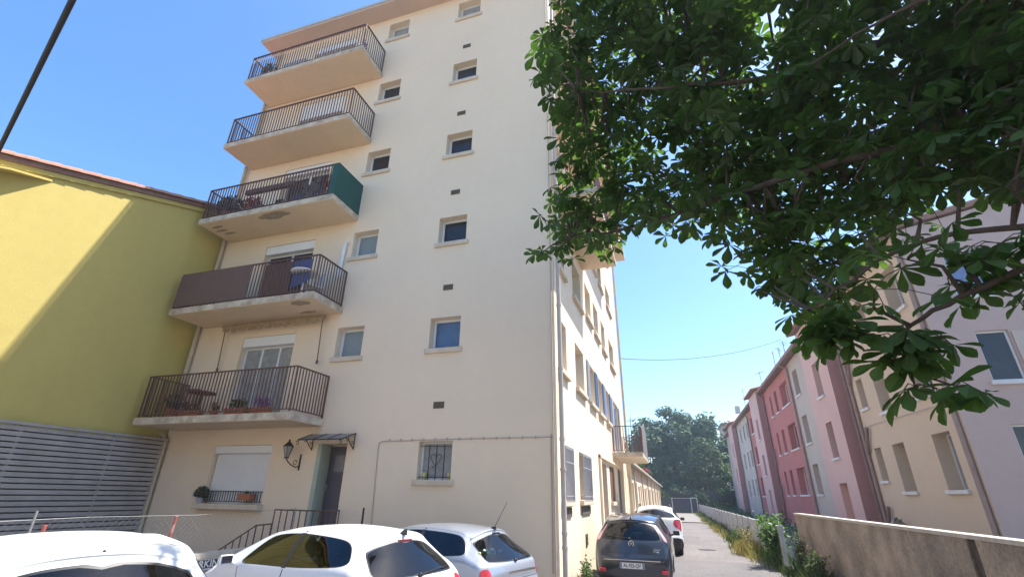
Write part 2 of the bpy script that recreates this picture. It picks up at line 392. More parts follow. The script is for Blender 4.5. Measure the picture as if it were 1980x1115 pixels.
# wall lantern
l = MB(); F.box(l, -8.60, -8.565, 2.30, 2.66, 0.0, .02); l.tube([F.p(-8.58, 2.40, .02), F.p(-8.60, 2.36, .10), F.p(-8.68, 2.42, .20), F.p(-8.74, 2.5, .26), F.p(-8.76, 2.55, .28)], .013, 6)
l.tube([F.p(-8.60+.05*math.cos(a*.5)-.04, 2.47+.05*math.sin(a*.5), .10) for a in range(12)], .008, 5)
c = Vector(F.p(-8.76, 2.55, .28)); l.lathe(c, [(.03, 0), (.07, .01), (.045, .03)], 6); l.lathe(c+Vector((0, 0, .27)), [(.13, 0), (.12, .015), (.05, .09), (.02, .11), (.03, .13), (.004, .17)], 6)
for k in range(6):
    a = 2*math.pi*k/6; l.tube([c+Vector((.045*math.cos(a), .045*math.sin(a), .03)), c+Vector((.115*math.cos(a), .115*math.sin(a), .27))], .007, 4)
Lm = l.build('wall_lantern', 'iron', B); q = MB(); q.lathe(c, [(.045, .03), (.108, .27)], 6); q.build('lantern_glass', 'lampglass', Lm)
# pipes, conduit
p = MB(); p.tube([(-13.06, 9.90, 0), (-13.06, 9.90, 3.0), (-13.10, 9.86, 3.14), (-13.25, 9.84, 3.2)], .055, 10); p.tube([(-13.06, 9.90, 3.45), (-13.06, 9.90, 17.8)], .055, 10)
for z in (.6, 2.2, 4.4, 6.1, 7.6, 8.9, 10.5, 12, 13.6, 16): p.lathe((-13.06, 9.90, z), [(.062, 0), (.062, .05)], 10)
p.build('downpipe', 'pipe', B, smooth=False)
p = MB(); p.tube([(-2.15, 10.12, .1), (-2.15, 10.12, 17.8)], .052, 10)
for z in (.9, 1.15, 2.3, 2.9, 4.4, 5.9, 7.4, 9, 11, 13, 15): p.lathe((-2.15, 10.12, z), [(.062, 0), (.062, .05)], 10)
p.build('downpipe', 'pipe_grey', B)
p = MB(); p.tube([(-2.30, 9.975, 0), (-2.30, 9.975, 17.8)], .016, 5); p.tube([(-2.36, 9.98, .5), (-2.36, 9.98, 3.0)], .010, 5); p.build('corner_cable', 'conduit', B)
p = MB(); p.tube([F.p(-2.3, 2.95, .02), F.p(-4.5, 2.945, .02), F.p(-6.36, 2.925, .02), F.p(-6.43, 2.90, .02), F.p(-6.45, 2.82, .02), F.p(-6.42, 2.0, .02), F.p(-6.38, .9, .02)], .010, 5)
for q in range(13): F.box(p, -2.7-q*.29, -2.68-q*.29, 2.92, 2.975, .0, .035)
p.build('conduit', 'conduit', B)
p = MB(); p.tube([(-2.16, 26.0, 0), (-2.16, 26.0, 17.8)], .06, 8); p.tube([(-2.05, 24.9, .1), (-2.05, 24.9, 3.3)], .09, 8); p.build('downpipe', 'pipe', B)
# side facade windows, shutters, doors
for (a, b, z0, z1, f, i) in sidewins:
    lv = 2 if i in (1, 5) else 1
    ww = window(S, B, a, b, z0, z1, depth=.30, pane='gpale' if (f+i) % 3 == 0 else ('gcurt' if (f+i) % 3 == 1 else 'gblue'), leaves=lv, sp=.10, sw=.08)
    if f == 1 and i in (2, 3, 4):
        for side, (p0, p1) in enumerate(((a-.42, a-.02), (b+.02, b+.42))):
            q = MB(); S.box(q, p0, p1, z0+.02, z1-.02, .012, .045)
            for t in range(10): S.box(q, p0+.04, p1-.04, z0+.08+t*.12, z0+.14+t*.12, .045, .055)
            q.build('shutter', 'greyshut' if side == 0 else 'blueshut', ww)
    if f == 0:
        q = MB(); n = 11
        for t in range(n): S.box(q, a+.04+(b-a-.08)*t/(n-1)-.009, a+.04+(b-a-.08)*t/(n-1)+.009, z0-.02, z1-.05, .09, .108)
        for zz in (z0+.08, z0+.75, z1-.1): S.box(q, a+.0, b-.0, zz, zz+.02, .088, .11)
        for uu in (a, b-.02):
            for zz in (z0+.08, z1-.1): S.box(q, uu, uu+.02, zz, zz+.02, 0, .09)
        q.build('grille', 'greyshut', ww)
        q = MB(); S.box(q, a+.05, b-.05, 1.42, 1.60, .0, .03); q.build('blind_slot', 'vent', ww)
q = MB(); S.box(q, 21.32, 23.48, 3.48, 5.78, -.14, -.08); o1 = q.build('balcony_door', 'pvc', B)
q = MB(); S.box(q, 21.45, 22.35, 3.6, 5.65, -.085, -.07); S.box(q, 22.45, 23.35, 3.6, 5.65, -.085, -.07); q.build('pane', 'gblue', o1)
q = MB(); S.box(q, 20.8, 21.28, 3.5, 5.75, .012, .05); S.box(q, 23.52, 24.0, 3.5, 5.75, .012, .05); q.build('shutter', 'greyshut', o1)
q = MB(); S.box(q, 16.37, 17.98, .1, 2.86, -.49, -.44); q.build('door', 'brownwood', B)
q = MB(); S.box(q, 18.82, 20.38, 1.7, 2.88, -.19, -.03); o1 = q.build('window', 'brownwood', B); o1['label'] = 'window behind closed brown shutters'; q = MB(); S.box(q, 18.7, 20.5, 1.56, 1.68, -.02, .1); q.build('sill', 'sillm', o1)
q = MB(); S.box(q, 21.62, 23.88, .1, 2.96, -.19, -.14); q.build('door', 'door', B)
q = MB(); S.box(q, 16.1, 16.33, .1, 3.1, 0, .07); S.box(q, 16.1, 21.6, 2.99, 3.06, .0, .09); q.build('door_trim', 'cream_side', B)
q = MB(); S.box(q, 13.1, 13.35, .72, .98, .0, .025); S.box(q, 13.15, 13.3, .87, .93, .025, .035); S.box(q, 13.15, 13.3, .77, .83, .025, .035); q.build('meter_box', 'vent', B)

# side balconies (bars over the alley)
def bars(mb, p0, p1, z0, z1, step=.105, w=.021, skip=()):
    p0 = Vector((*p0, 0)); p1 = Vector((*p1, 0)); L = (p1-p0).length; n = max(2, round(L/step)); hw = w/2
    for k in range(n+1):
        if (k == 0 and 0 in skip) or (k == n and 1 in skip): continue
        c = p0.lerp(p1, k/n); ww = hw*1.6 if k in (0, n) else hw
        mb.box((c.x-ww, c.y-ww, z0-(.04 if k in (0, n) else 0)), (c.x+ww, c.y+ww, z1))
    d = (p1-p0).normalized()*.012; e = Vector((abs(d.y), abs(d.x), 0))*1.9
    for z, t in ((z1, .028), (z0, .018)):
        a = p0-d-e; b = p1+d+e
        if 0 in skip: a = p0-e+d*2.8
        if 1 in skip: b = p1+e-d*2.8
        mb.box((a.x, a.y, z), (b.x, b.y, z+t))
def balcony(parent, x0, x1, y0, y1, z, th=.17, side='front', rail=1.0, mrail='rail', lab=None):
    s = MB(); s.box((x0, y0, z-th), (x1, y1, z)); b = s.build('balcony', 'slab', parent, bevel=.02)
    if lab: b['label'] = lab
    e = MB()
    if side == 'front':
        e.box((x0-.004, y0-.006, z-th+.012), (x1+.004, y0-.0005, z+.004)); e.box((x1+.0005, y0, z-th+.012), (x1+.006, y1-.004, z+.004)); e.box((x0-.006, y0, z-th+.012), (x0-.0005, y1-.004, z+.004))
    else:
        e.box((x1+.0005, y0-.004, z-th+.012), (x1+.006, y1+.004, z+.004)); e.box((x0+.004, y0-.006, z-th+.012), (x1, y0-.0005, z+.004))
    e.build('slab_edge', 'slabedge', b)
    r = MB(); i = .05; z0, z1 = z+.07, z+rail
    if side == 'front':
        bars(r, (x0+i, y0+i), (x1-i, y0+i), z0, z1); bars(r, (x1-i, y0+i), (x1-i, y1-.03), z0, z1, skip=(0,)); bars(r, (x0+i, y0+i), (x0+i, y1-.03), z0, z1, skip=(0,))
    else:
        bars(r, (x1-i, y0+i), (x1-i, y1-i), z0, z1); bars(r, (x0+.03, y0+i), (x1-i, y0+i), z0, z1, skip=(1,)); bars(r, (x0+.03, y1-i), (x1-i, y1-i), z0, z1, skip=(1,))
    r.build('railing', mrail, b)
    return b
bal = []
for k, z in enumerate(SL):
    b = balcony(B, -12.9, -8.1, 8.8, 9.998, z, rail=1.05)
    bal.append(b)
    lv, pn = (3, 'gcurt') if k == 0 else (2, 'gdark')
    ww = window(F, B, -11.33, -9.50, z+.004, z+2.36, depth=.24, leaves=lv, pane=pn, box=.28 if k != 3 else .7, sill=None, fw=.05, transom=None)
def under(b, x0, x1, y0, y1, z, seed):
    r = random.Random(seed); n = 18; pts = []
    for k in range(n):
        a = 2*math.pi*k/n; f = r.uniform(.72, 1.0); pts.append(((x0+x1)/2+(x1-x0)/2*f*math.cos(a), (y0+y1)/2+(y1-y0)/2*f*math.sin(a), z-.005))
    m = MB(); m.prism(pts, (0, 0, .0045)); m.build('peeled_patch', 'patch', b)
under(bal[2], -10.9, -9.7, 8.86, 9.22, SL[2]-.17, 2)
for i, (a, y) in enumerate(((-12.7, 9.02), (-12.75, 9.22), (-12.62, 9.42))): under(bal[2], a, a+.5, y, y+.13, SL[2]-.17, 4+i)
under(bal[1], -9.0, -8.3, 8.86, 9.2, SL[1]-.17, 9); under(bal[1], -9.2, -8.6, 9.55, 9.7, SL[1]-.17, 11)
# privacy screens
q = MB(); q.box((-12.87, 8.815, SL[1]+.06), (-10.35, 8.828, SL[1]+1.04)); q.box((-12.87, 8.83, SL[1]+.06), (-12.858, 9.3, SL[1]+1.04)); s_ = q.build('privacy_screen', 'brown', bal[1])
q = MB(); q.box((-9.95, 8.90, SL[1]+.06), (-9.06, 8.912, SL[1]+1.02)); q.build('privacy_screen', 'brown', bal[1])
q = MB(); q.box((-8.118, 8.82, SL[2]+.03), (-8.104, 9.99, SL[2]+1.08)); q.box((-8.3, 8.822, SL[2]+.03), (-8.118, 8.83, SL[2]+1.06)); q.build('privacy_screen', 'green', bal[2])
q = MB(); q.box((-12.7, 9.90, SL[4]+.02), (-11.7, 9.99, SL[4]+1.9)); q.build('shed_cabinet', 'greyshut', bal[4])
# side (alley) balconies
sb = []
for k, z in enumerate((9.17, 12.1, 15.0)):
    for (y0, y1) in ((10.3, 14.78), (15.9, 20.3)):
        if k == 0 and y0 > 15: continue
        sb.append(balcony(B, -2.258, -1.12, y0, y1, z, side='alley', rail=1.0))
lowb = balcony(B, -2.258, -1.10, 20.26, 24.42, 3.47, side='alley', rail=1.0)
q = MB(); q.prism([(-1.115, 21.0, 3.5), (-1.115, 24.4, 3.5), (-1.115, 24.4, 4.55), (-1.115, 23.2, 4.95), (-1.115, 21.0, 4.5)], (.02, 0, 0)); q.build('privacy_screen', 'galv', lowb)
# folded awning over first balcony
aw = empty('folded_awning', (-10.2, 9.9, 6.1), 'old folded patterned awning under the second balcony slab', 'awning')
q = MB(); q.tube([(-11.98, 9.80, 6.14), (-8.48, 9.80, 6.14)], .045, 8); q.build('roller_tube', 'fabric', aw)
q = MB()
for k in range(34):
    a = -11.9+k*.1; h = .10+.045*math.sin(k*2.1); q.hexa([(a, 9.74, 6.10-h), (a+.085, 9.75, 6.10-h), (a+.09, 9.77, 6.10-h), (a, 9.77, 6.10-h), (a, 9.74, 6.12), (a+.1, 9.74, 6.12), (a+.1, 9.77, 6.12), (a, 9.77, 6.12)])
q.build('valance', 'fabric', aw)
for x in (-11.9, -8.55):
    q = MB(); q.tube([(x, 9.82, 6.1), (x+.0, 9.90, 4.95)], .014, 5); q.lathe((x, 9.9, 4.88), [(.03, 0), (.03, .09)], 6); q.build('support_arm', 'rail', aw)

# ---- things on the balconies
def blob_leaves(mb, c, r, n, size, rn, up=.3):
    for _ in range(n):
        while True:
            p = Vector((rn.uniform(-1, 1), rn.uniform(-1, 1), rn.uniform(-1, 1)))
            if p.length < 1: break
        p = Vector(c)+Vector((p.x*r[0], p.y*r[1], p.z*r[2]))
        a = Vector((rn.gauss(0, 1), rn.gauss(0, 1), rn.gauss(up, 1))).normalized(); b = a.orthogonal().normalized(); b.rotate(Matrix.Rotation(rn.uniform(0, 6.28), 3, a)) ; s = size*rn.uniform(.6, 1.3)
        c2 = a.cross(b)
        mb.quad(p-a*s, p+b*s*.42+c2*s*.1, p+a*s, p-b*s*.42+c2*s*.1)
def potted(loc, label, pm, lm, r=.13, h=.22, lr=(.2, .16, .2), n=60, size=.07, group=None, long=False, kind='potted_plant'):
    e = empty(kind, loc, label, 'potted plant', group); p = MB(); loc = Vector(loc)
    if long: p.hexa([loc+Vector(v) for v in ((-r*.9, -.07, 0), (r*.9, -.07, 0), (r*.9, .07, 0), (-r*.9, .07, 0), (-r, -.09, h), (r, -.09, h), (r, .09, h), (-r, .09, h))])
    else: p.lathe(loc, [(r*.7, 0), (r*.95, h*.85), (r*1.08, h*.85), (r*1.08, h), (r*.9, h)], 14)
    p.build('pot', pm, e)
    f = MB(); blob_leaves(f, loc+Vector((0, 0, h+lr[2]*.8)), lr, n, size, rnd); 
    f.tube([loc+Vector((0, 0, h*.8)), loc+Vector((0, 0, h+lr[2]))], .01, 4)
    f.build('foliage', lm, e, recalc=False); return e
z = SL[0]
potted((-12.0, 9.05, z), 'brown leafy pot plant at the left end of the first balcony', 'terracotta', 'succulent', .16, .22, (.3, .18, .22), 120)
potted((-11.3, 9.0, z), 'low trough of dry plants on the first balcony left of the window', 'terracotta', 'succulent', .35, .16, (.34, .1, .13), 90, .06, long=True)
potted((-10.55, 9.0, z), 'small terracotta pot on the first balcony, below the window edge', 'terracotta', 'leafplant', .09, .14, (.1, .09, .12), 40, .05)
potted((-9.85, 9.0, z), 'long terracotta trough of green plants on the first balcony', 'terracotta', 'leafplant', .33, .17, (.3, .1, .13), 110, .06, long=True)
potted((-9.12, 9.0, z), 'trough of purple flowers on the first balcony', 'terracotta', 'purple', .28, .16, (.27, .1, .14), 130, .05, long=True)
z = SL[2]
potted((-12.2, 9.1, z), 'large bushy dark plant at the left end of the third balcony', 'terracotta', 'succulent', .2, .25, (.55, .26, .34), 420, .08)
potted((-11.3, 9.12, z), 'rounded shrub of reddish leaves beside the big bushy plant', 'terracotta', 'redbloom', .16, .25, (.34, .2, .24), 220, .07)
potted((-10.15, 9.0, z), 'small pot plant in the middle of the third balcony', 'terracotta', 'leafplant', .1, .14, (.16, .1, .1), 60, .06)
potted((-8.5, 9.02, z), 'tall pot of red flowers beside the green privacy screen', 'terracotta', 'redbloom', .12, .25, (.16, .12, .34), 130, .06)
ct = empty('cactus', (-9.2, 9.1, z), 'prickly pear cactus on the third balcony', 'cactus')
q = MB(); q.lathe((-9.2, 9.1, z), [(.1, 0), (.14, .2), (.12, .2)], 12); q.build('pot', 'terracotta', ct)
q = MB()
for (x, zz, s, a) in ((-9.2, .38, .2, 0), (-9.38, .6, .16, .5), (-9.05, .62, .17, -.4), (-9.45, .82, .12, .3), (-9.0, .86, .12, 0), (-9.2, .72, .13, .1)):
    pts = [( x+s*.6*math.cos(t*math.pi/6)*1.0+a*.1*math.sin(t*math.pi/6), 9.09, z+zz+s*math.sin(t*math.pi/6)) for t in range(12)]; q.prism(pts, (0, .035, 0))
q.build('pads', 'succulent', ct)
q = MB(); q.box((-11.6, 8.98, z+.78), (-9.75, 9.10, z+.93)); tag(rebase(q.build('planter_box', 'rail', None, bevel=.01), (-10.7, 9.04, z+.78)), 'long brown planter hung inside the third balcony railing', 'planter')
# chairs / table simple but shaped
def chair(loc, label, m_, rz=0, group=None):
    e = empty('garden_chair', loc, label, 'chair', group); e0 = e
    q = MB(); q.box(Vector(loc)+Vector((-.22, -.22, .42)), Vector(loc)+Vector((.22, .22, .45))); q.build('seat', m_, e)
    q = MB()
    for k in range(5): q.box(Vector(loc)+Vector((-.22+k*.095, .2, .45)), Vector(loc)+Vector((-.17+k*.095, .225, .85)))
    q.box(Vector(loc)+Vector((-.22, .195, .85)), Vector(loc)+Vector((.22, .23, .90))); q.build('backrest', m_, e)
    for sx in (-1, 1):
        for sy in (-1, 1):
            q = MB(); q.tube([Vector(loc)+Vector((sx*.2, sy*.2, .42)), Vector(loc)+Vector((sx*.22, sy*.22, 0))], .016, 5); q.build('leg', m_, e)
    e.rotation_euler.z = rz; return e
chair((-12.3, 9.5, SL[0]), 'brown slatted chair at the left end of the first balcony', 'brownwood', .3)
chair((-8.75, 9.45, SL[1]), 'white garden chair behind the second balcony railing', 'white', -.5)
def table(loc, label, m_):
    e = empty('garden_table', loc, label, 'table'); L = Vector(loc)
    q = MB(); q.lathe(L+Vector((0, 0, .68)), [(.34, 0), (.35, .01), (.35, .025), (.34, .03)], 20); q.build('tabletop', m_, e)
    q = MB(); q.tube([L, L+Vector((0, 0, .68))], .025, 6); q.lathe(L, [(.2, 0), (.18, .02), (.03, .05)], 14); q.build('leg', m_, e)
table((-8.72, 9.05, SL[1]), 'round white table at the right corner of the second balcony', 'white')
table((-11.6, 9.4, SL[0]), 'brown round table on the first balcony beside the chair', 'brownwood')
q = MB()
for k in range(10): 
    a = -9.03+k*.055; q.hexa([(a, 8.95+.02*(k % 2), SL[1]+.25+k*.02), (a+.055, 8.95+.02*((k+1) % 2), SL[1]+.25+k*.02), (a+.055, 8.965+.02*((k+1) % 2), SL[1]+.25+k*.02), (a, 8.965+.02*(k % 2), SL[1]+.25+k*.02), (a, 8.95, SL[1]+1.04), (a+.055, 8.95, SL[1]+1.04), (a+.055, 8.965, SL[1]+1.04), (a, 8.965, SL[1]+1.04)])
tag(rebase(q.build('hanging_cloth', 'blue', None), (-8.75, 8.95, SL[1])), 'blue cloth hanging inside the second balcony railing', 'cloth')
q = MB(); q.tube([(-8.38, 9.93, SL[1]+.9), (-8.34, 9.93, SL[1]+1.95), (-8.28, 9.93, SL[1]+2.05)], .05, 8); tag(rebase(q.build('plastic_duct', 'white', None), (-8.38, 9.93, SL[1]+.9)), 'short white plastic duct on the wall beside the second balcony', 'pipe')
# fifth / fourth balcony clutter
q = MB()
q.tube([(-10.0, 9.0, SL[4]), (-9.85, 9.0, SL[4]+.9)], .015, 5); q.tube([(-9.7, 9.0, SL[4]), (-9.85, 9.0, SL[4]+.9)], .015, 5); q.tube([(-10.0, 9.5, SL[4]), (-9.85, 9.5, SL[4]+.9)], .015, 5); q.tube([(-9.7, 9.5, SL[4]), (-9.85, 9.5, SL[4]+.9)], .015, 5)
for k in range(6): q.tube([(-9.95+k*.04, 9.0, SL[4]+.3+.1*(k % 3)), (-9.95+k*.04, 9.5, SL[4]+.3+.1*(k % 3))], .008, 4)
tag(rebase(q.build('drying_rack', 'white', None), (-9.85, 9.25, SL[4])), 'white folding drying rack on the top balcony', 'drying rack')
chair((-10.9, 9.3, SL[4]), 'dark chair on the top balcony left of the drying rack', 'greyshut', .2)
chair((-9.1, 9.4, SL[4]), 'reddish chair on the top balcony right of the drying rack', 'brownwood', -.3)
potted((-12.3, 9.15, SL[4]), 'dark shrub in the left corner of the top balcony', 'terracotta', 'succulent', .16, .25, (.28, .2, .38), 160, .08)
potted((-8.4, 9.2, SL[4]), 'slim pale plant at the right corner of the top balcony', 'white', 'purple', .09, .2, (.1, .1, .35), 60, .05)
q = MB(); q.lathe((-12.55, 9.3, SL[3]), [(.2, 0), (.24, .25), (.26, .27), (.22, .3)], 14); tag(rebase(q.build('round_planter', 'greyshut', None), (-12.55, 9.3, SL[3])), 'grey round tub on the fourth balcony', 'tub')
potted((-11.62, 9.78, 1.54), 'grey cactus-like plant on the sill of the shuttered window', 'terracotta', 'succulent', .1, .14, (.22, .14, .15), 160, .06) if False else None
potted((-11.27, 9.865, 1.54), 'grey spiky plant in front of the shuttered window', 'greyshut', 'succulent', .1, .12, (.24, .12, .14), 220, .05)
potted((-9.95, 9.955, 1.625), 'terracotta trough hung on the low bars of the shuttered window', 'terracotta', 'leafplant', .2, .14, (.1, .05, .03), 12, .04, long=True)
for (y, lab) in ((11.2, 'pot of reddish flowers behind the first barred alley window'), (13.7, 'pot of green leaves behind the second barred alley window')):
    potted((-2.21, y, 1.755), lab, 'terracotta', 'redbloom' if y < 12 else 'leafplant', .07, .1, (.05, .25, .2), 70, .05)

# ================================================================ yellow building
Y_ = empty('yellow_house', (-13.2, 4, 0), 'yellow rendered house with a sloping tiled verge left of the tall building', 'house')
def zv(y): return 8.35+(y-4.4)*.355
W = Wall((-13.21, 0, 0), (0, 1, 0), (1, 0, 0))
mb = MB(); y0, y1 = 1.2, 16.5
mb.quad((-13.21, y0, 0), (-13.21, y1, 0), (-13.21, y1, zv(y1)-.1), (-13.21, y0, zv(y0)-.1)); mb.quad((-26, y0, 0), (-13.21, y0, 0), (-13.21, y0, zv(y0)-.1), (-26, y0, zv(y0)-.1))
mb.quad((-26, y0, 0), (-26, y1, 0), (-26, y1, zv(y1)-.1), (-26, y0, zv(y0)-.1)); mb.quad((-26, y1, 0), (-13.21, y1, 0), (-13.21, y1, zv(y1)-.1), (-26, y1, zv(y1)-.1))
mb.build('wall', 'yellow', Y_)
q = MB(); ya, yb = .5, 16.6
q.hexa([(-26.2, ya, zv(ya)-.06), (-13.10, ya, zv(ya)-.06), (-13.10, yb, zv(yb)-.06), (-26.2, yb, zv(yb)-.06), (-26.2, ya, zv(ya)+.07), (-13.10, ya, zv(ya)+.07), (-13.10, yb, zv(yb)+.07), (-26.2, yb, zv(yb)+.07)])
rf = q.build('roof', 'fascia', Y_)
q = MB()
n = 40; st = (yb-ya)/n
for k in range(n):
    a = ya+k*st; b = a+st*1.12; ra, rb_ = .12, .145
    for (xx) in (-13.16, ):
        base = len(q.v)
        for (yy, r_) in ((a, ra), (b, rb_)):
            for t in range(9):
                an = math.pi*t/8; q.v.append((xx+r_*math.cos(an), yy, zv(yy)+.065+r_*.9*math.sin(an)))
        for t in range(8): q.f.append((base+t, base+t+1, base+10+t, base+9+t))
        q.f.append(tuple(base+t for t in range(9)))
q.build('verge_tiles', 'tile', rf, recalc=False)
q = MB()
for k in range(46):
    x = -25.9+k*.28; q.tube([(x, ya, zv(ya)+.07), (x, yb, zv(yb)+.07)], .085, 8)
q.build('roof_tiles', 'tile', rf)
q = MB(); q.hexa([(-13.208, 3.0, 7.45), (-12.80, 3.0, 7.40), (-12.80, 4.55, 8.02), (-13.208, 5.45, 8.42), (-13.208, 3.0, 7.50), (-12.80, 3.0, 7.45), (-12.80, 4.55, 8.07), (-13.208, 5.45, 8.47)]); q.build('wall_wedge', 'yellow', Y_)  # thin sloping wedge projecting from the yellow wall below the verge
q = MB(); q.hexa([(-13.20, ya+.7, zv(ya+.7)-.19), (-13.15, ya+.7, zv(ya+.7)-.19), (-13.15, yb-.2, zv(yb-.2)-.19), (-13.20, yb-.2, zv(yb-.2)-.19), (-13.20, ya+.7, zv(ya+.7)-.065), (-13.15, ya+.7, zv(ya+.7)-.065), (-13.15, yb-.2, zv(yb-.2)-.065), (-13.20, yb-.2, zv(yb-.2)-.065)]); q.build('verge_cornice', 'yellow', Y_)

# slatted screen along its foot
sf = empty('slat_fence', (-13.0, 4, 0), 'tall grey horizontal slatted fence at the foot of the yellow wall', 'fence')
q = MB()
for k in range(26):
    z = .12+k*.112; q.box((-13.06, .5, z), (-13.03, 9.93, z+.085))
q.box((-13.065, .5, 3.03), (-12.99, 9.93, 3.09)); q.build('slats', 'slat', sf)
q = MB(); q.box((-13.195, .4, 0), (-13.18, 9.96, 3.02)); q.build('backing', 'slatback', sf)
for y in (1.0, 2.9, 4.8, 6.7, 8.6, 9.85):
    q = MB(); q.box((-13.12, y-.03, 0), (-13.065, y+.03, 3.06)); q.build('post', 'slat', sf)
# ================================================================ forecourt wall with wire fence, sign, striped poles
lw = MB(); lw.box((-7.62, 1.5, 0), (-7.45, 9.2, .80)); lw.box((-7.15, 9.48, 0), (-6.35, 9.63, .80))
LW = tag(rebase(lw.build('low_wall', 'stone', None, bevel=.02), (-7.5, 5, 0)), 'low rough stone wall bordering the small front yard behind the parked cars', 'wall')
q = MB(); q.box((-7.66, 1.5, .80), (-7.41, 9.24, .88)); q.box((-7.17, 9.44, .80), (-6.31, 9.67, .88)); q.build('coping', 'coping', LW)
wf = empty('wire_fence', (-7.53, 5, .88), 'galvanised chain-link fence standing on the low front yard wall', 'fence')
def chain(mb, p0, p1, z0, z1, step=.09, r=.0022):
    p0 = Vector((*p0, 0)); p1 = Vector((*p1, 0)); L = (p1-p0).length; H = z1-z0; n = int(L/step)
    for k in range(-int(H/step)-1, n+1):
        for sgn in (1, -1):
            a0 = k*step; a1 = a0+H
            if sgn < 0: a0, a1 = a1, a0
            u0, w0, u1, w1 = a0, 0., a1, H
            def clip(u0, w0, u1, w1):
                ts = [0, 1]
                for bound in (0, L):
                    if (u0-bound)*(u1-bound) < 0: ts.append((bound-u0)/(u1-u0))
                ts.sort(); best = None
                for a, b in zip(ts, ts[1:]):
                    m = u0+(u1-u0)*(a+b)/2
                    if 0 <= m <= L: best = (a, b)
                return best
            c = clip(u0, w0, u1, w1)
            if not c: continue
            P = lambda t: p0+(p1-p0)*((u0+(u1-u0)*t)/L)+Vector((0, 0, z0+w0+(w1-w0)*t))
            mb.tube([P(c[0]), P(c[1])], r, 3, caps=False)
q = MB(); chain(q, (-7.53, 1.6), (-7.53, 8.9), .9, 1.46, r=.0010); chain(q, (-7.15, 9.55), (-6.36, 9.55), .9, 1.5, r=.0010)
q.tube([(-7.53, 1.6, 1.46), (-7.53, 3.2, 1.44), (-7.53, 5, 1.47), (-7.53, 6.6, 1.45), (-7.53, 8.9, 1.5)], .003, 4); q.build('mesh', 'galv', wf)
for (x, y, z) in ((-7.53, 1.6, 1.5), (-7.53, 4.35, 1.56), (-7.53, 8.9, 1.52)):
    p = MB(); p.tube([(x, y, .88), (x, y, z)], .014, 6); p.build('post', 'galv', wf)
p = MB(); p.tube([(-6.34, 9.55, .88), (-6.34, 9.55, 1.54)], .022, 6); p.build('post', 'iron', wf)
for (x, y, zz, lab) in ((-7.40, 4.33, 1.41, 'red and white striped pole behind the nearest white car, left'), (-7.40, 6.02, 1.46, 'red and white striped pole between the white cars, right')):
    e = empty('striped_pole', (x, y, 0), lab, 'pole'); q = MB(); q.tube([(x+.1*k*zz/13, y, k*zz/13) for k in range(14)], .022, 8); o = q.build('pole', 'redw', e); o.data.materials.append(M['redpale'])
    for p_ in o.data.polygons:
        if int((p_.center.z)/(zz/13)) % 2: p_.material_index = 1
sg = MB(); sg.box((-7.445, 6.50, .64), (-7.43, 7.36, .80)); sb_ = tag(rebase(sg.build('parking_sign', 'white', None), (-7.44, 6.93, .6)), 'white and dark parking sign fixed to the low front yard wall', 'sign')
q = MB(); q.box((-7.429, 6.53, .662), (-7.4265, 7.33, .783)); q.build('sign_face', 'sign_dark', sb_)
textmesh('lettering', 'PARKING', .145, 'white', sb_, Matrix.Translation((-7.425, 6.93, .722)) @ Matrix(((0, 0, 1, 0), (1, 0, 0, 0), (0, 1, 0, 0), (0, 0, 0, 1))), .0012, xs=1.15)
# steps
q = MB(); q.box((-8.55, 9.3, 0), (-7.2, 9.99, .9))
for k in range(4): q.box((-8.55-.3*(k+1), 9.3, 0), (-8.55-.3*k-.001, 9.99, .9-.18*(k+1)))
ST = tag(rebase(q.build('front_steps', 'stone', None, bevel=.01), (-8.2, 9.5, 0)), 'stone steps and landing with brown iron railing at the grey door', 'steps')
q = MB()
def rail_run(a, b, n, h=.0):
    a = Vector(a); b = Vector(b)
    for k in range(n+1):
        p = a.lerp(b, k/n); q.box((p.x-.009, p.y-.009, p.z-.62), (p.x+.009, p.y+.009, p.z))
    q.tube([a, b], .016, 6); q.tube([a-Vector((0, 0, .55)), b-Vector((0, 0, .55))], .012, 5)
rail_run((-8.43, 9.32, 1.46), (-7.25, 9.32, 1.46), 7); rail_run((-8.85, 9.32, 1.14), (-8.45, 9.32, 1.18), 2); rail_run((-9.75, 9.32, .62), (-8.85, 9.32, 1.14), 5); rail_run((-7.23, 9.34, 1.46), (-7.23, 9.95, 1.46), 4)
q.build('railing', 'rail', ST)

# ================================================================ low row of workshops along the alley
RB = empty('row_building', (-2.26, 27, 0), 'long low cream terrace with many doors on the left of the alley', 'building')
S2 = Wall((-2.30, 0, 0), (0, 1, 0), (1, 0, 0)); holes = []; items = []
y = 27.0; k = 0
rn = random.Random(3)
while y < 86:
    kind = k % 3; w_ = (1.5, 1.0, 1.3)[kind]; z0, z1 = ((.05, 2.5), (1.2, 2.6), (1.0, 2.7))[kind]
    holes.append((y, y+w_, z0, z1, .16)); items.append((y, y+w_, z0, z1, kind, k)); y += w_+(.7, 1.3, .9)[kind]; k += 1
mb = wall_sheet(S2, 26.06, 88, 0, 3.45, holes); mb.quad((-9, 26.06, 0), (-9, 88, 0), (-9, 88, 3.45), (-9, 26.06, 3.45)); mb.quad((-9, 88, 0), (-2.3, 88, 0), (-2.3, 88, 3.45), (-9, 88, 3.45)); mb.build('wall', 'cream_side', RB)
q = MB(); q.hexa([(-9.2, 26.06, 4.3), (-2.0, 26.06, 3.46), (-2.0, 88.2, 3.46), (-9.2, 88.2, 4.3), (-9.2, 26.06, 4.42), (-2.0, 26.06, 3.58), (-2.0, 88.2, 3.58), (-9.2, 88.2, 4.42)]); q.build('roof', 'coping', RB)
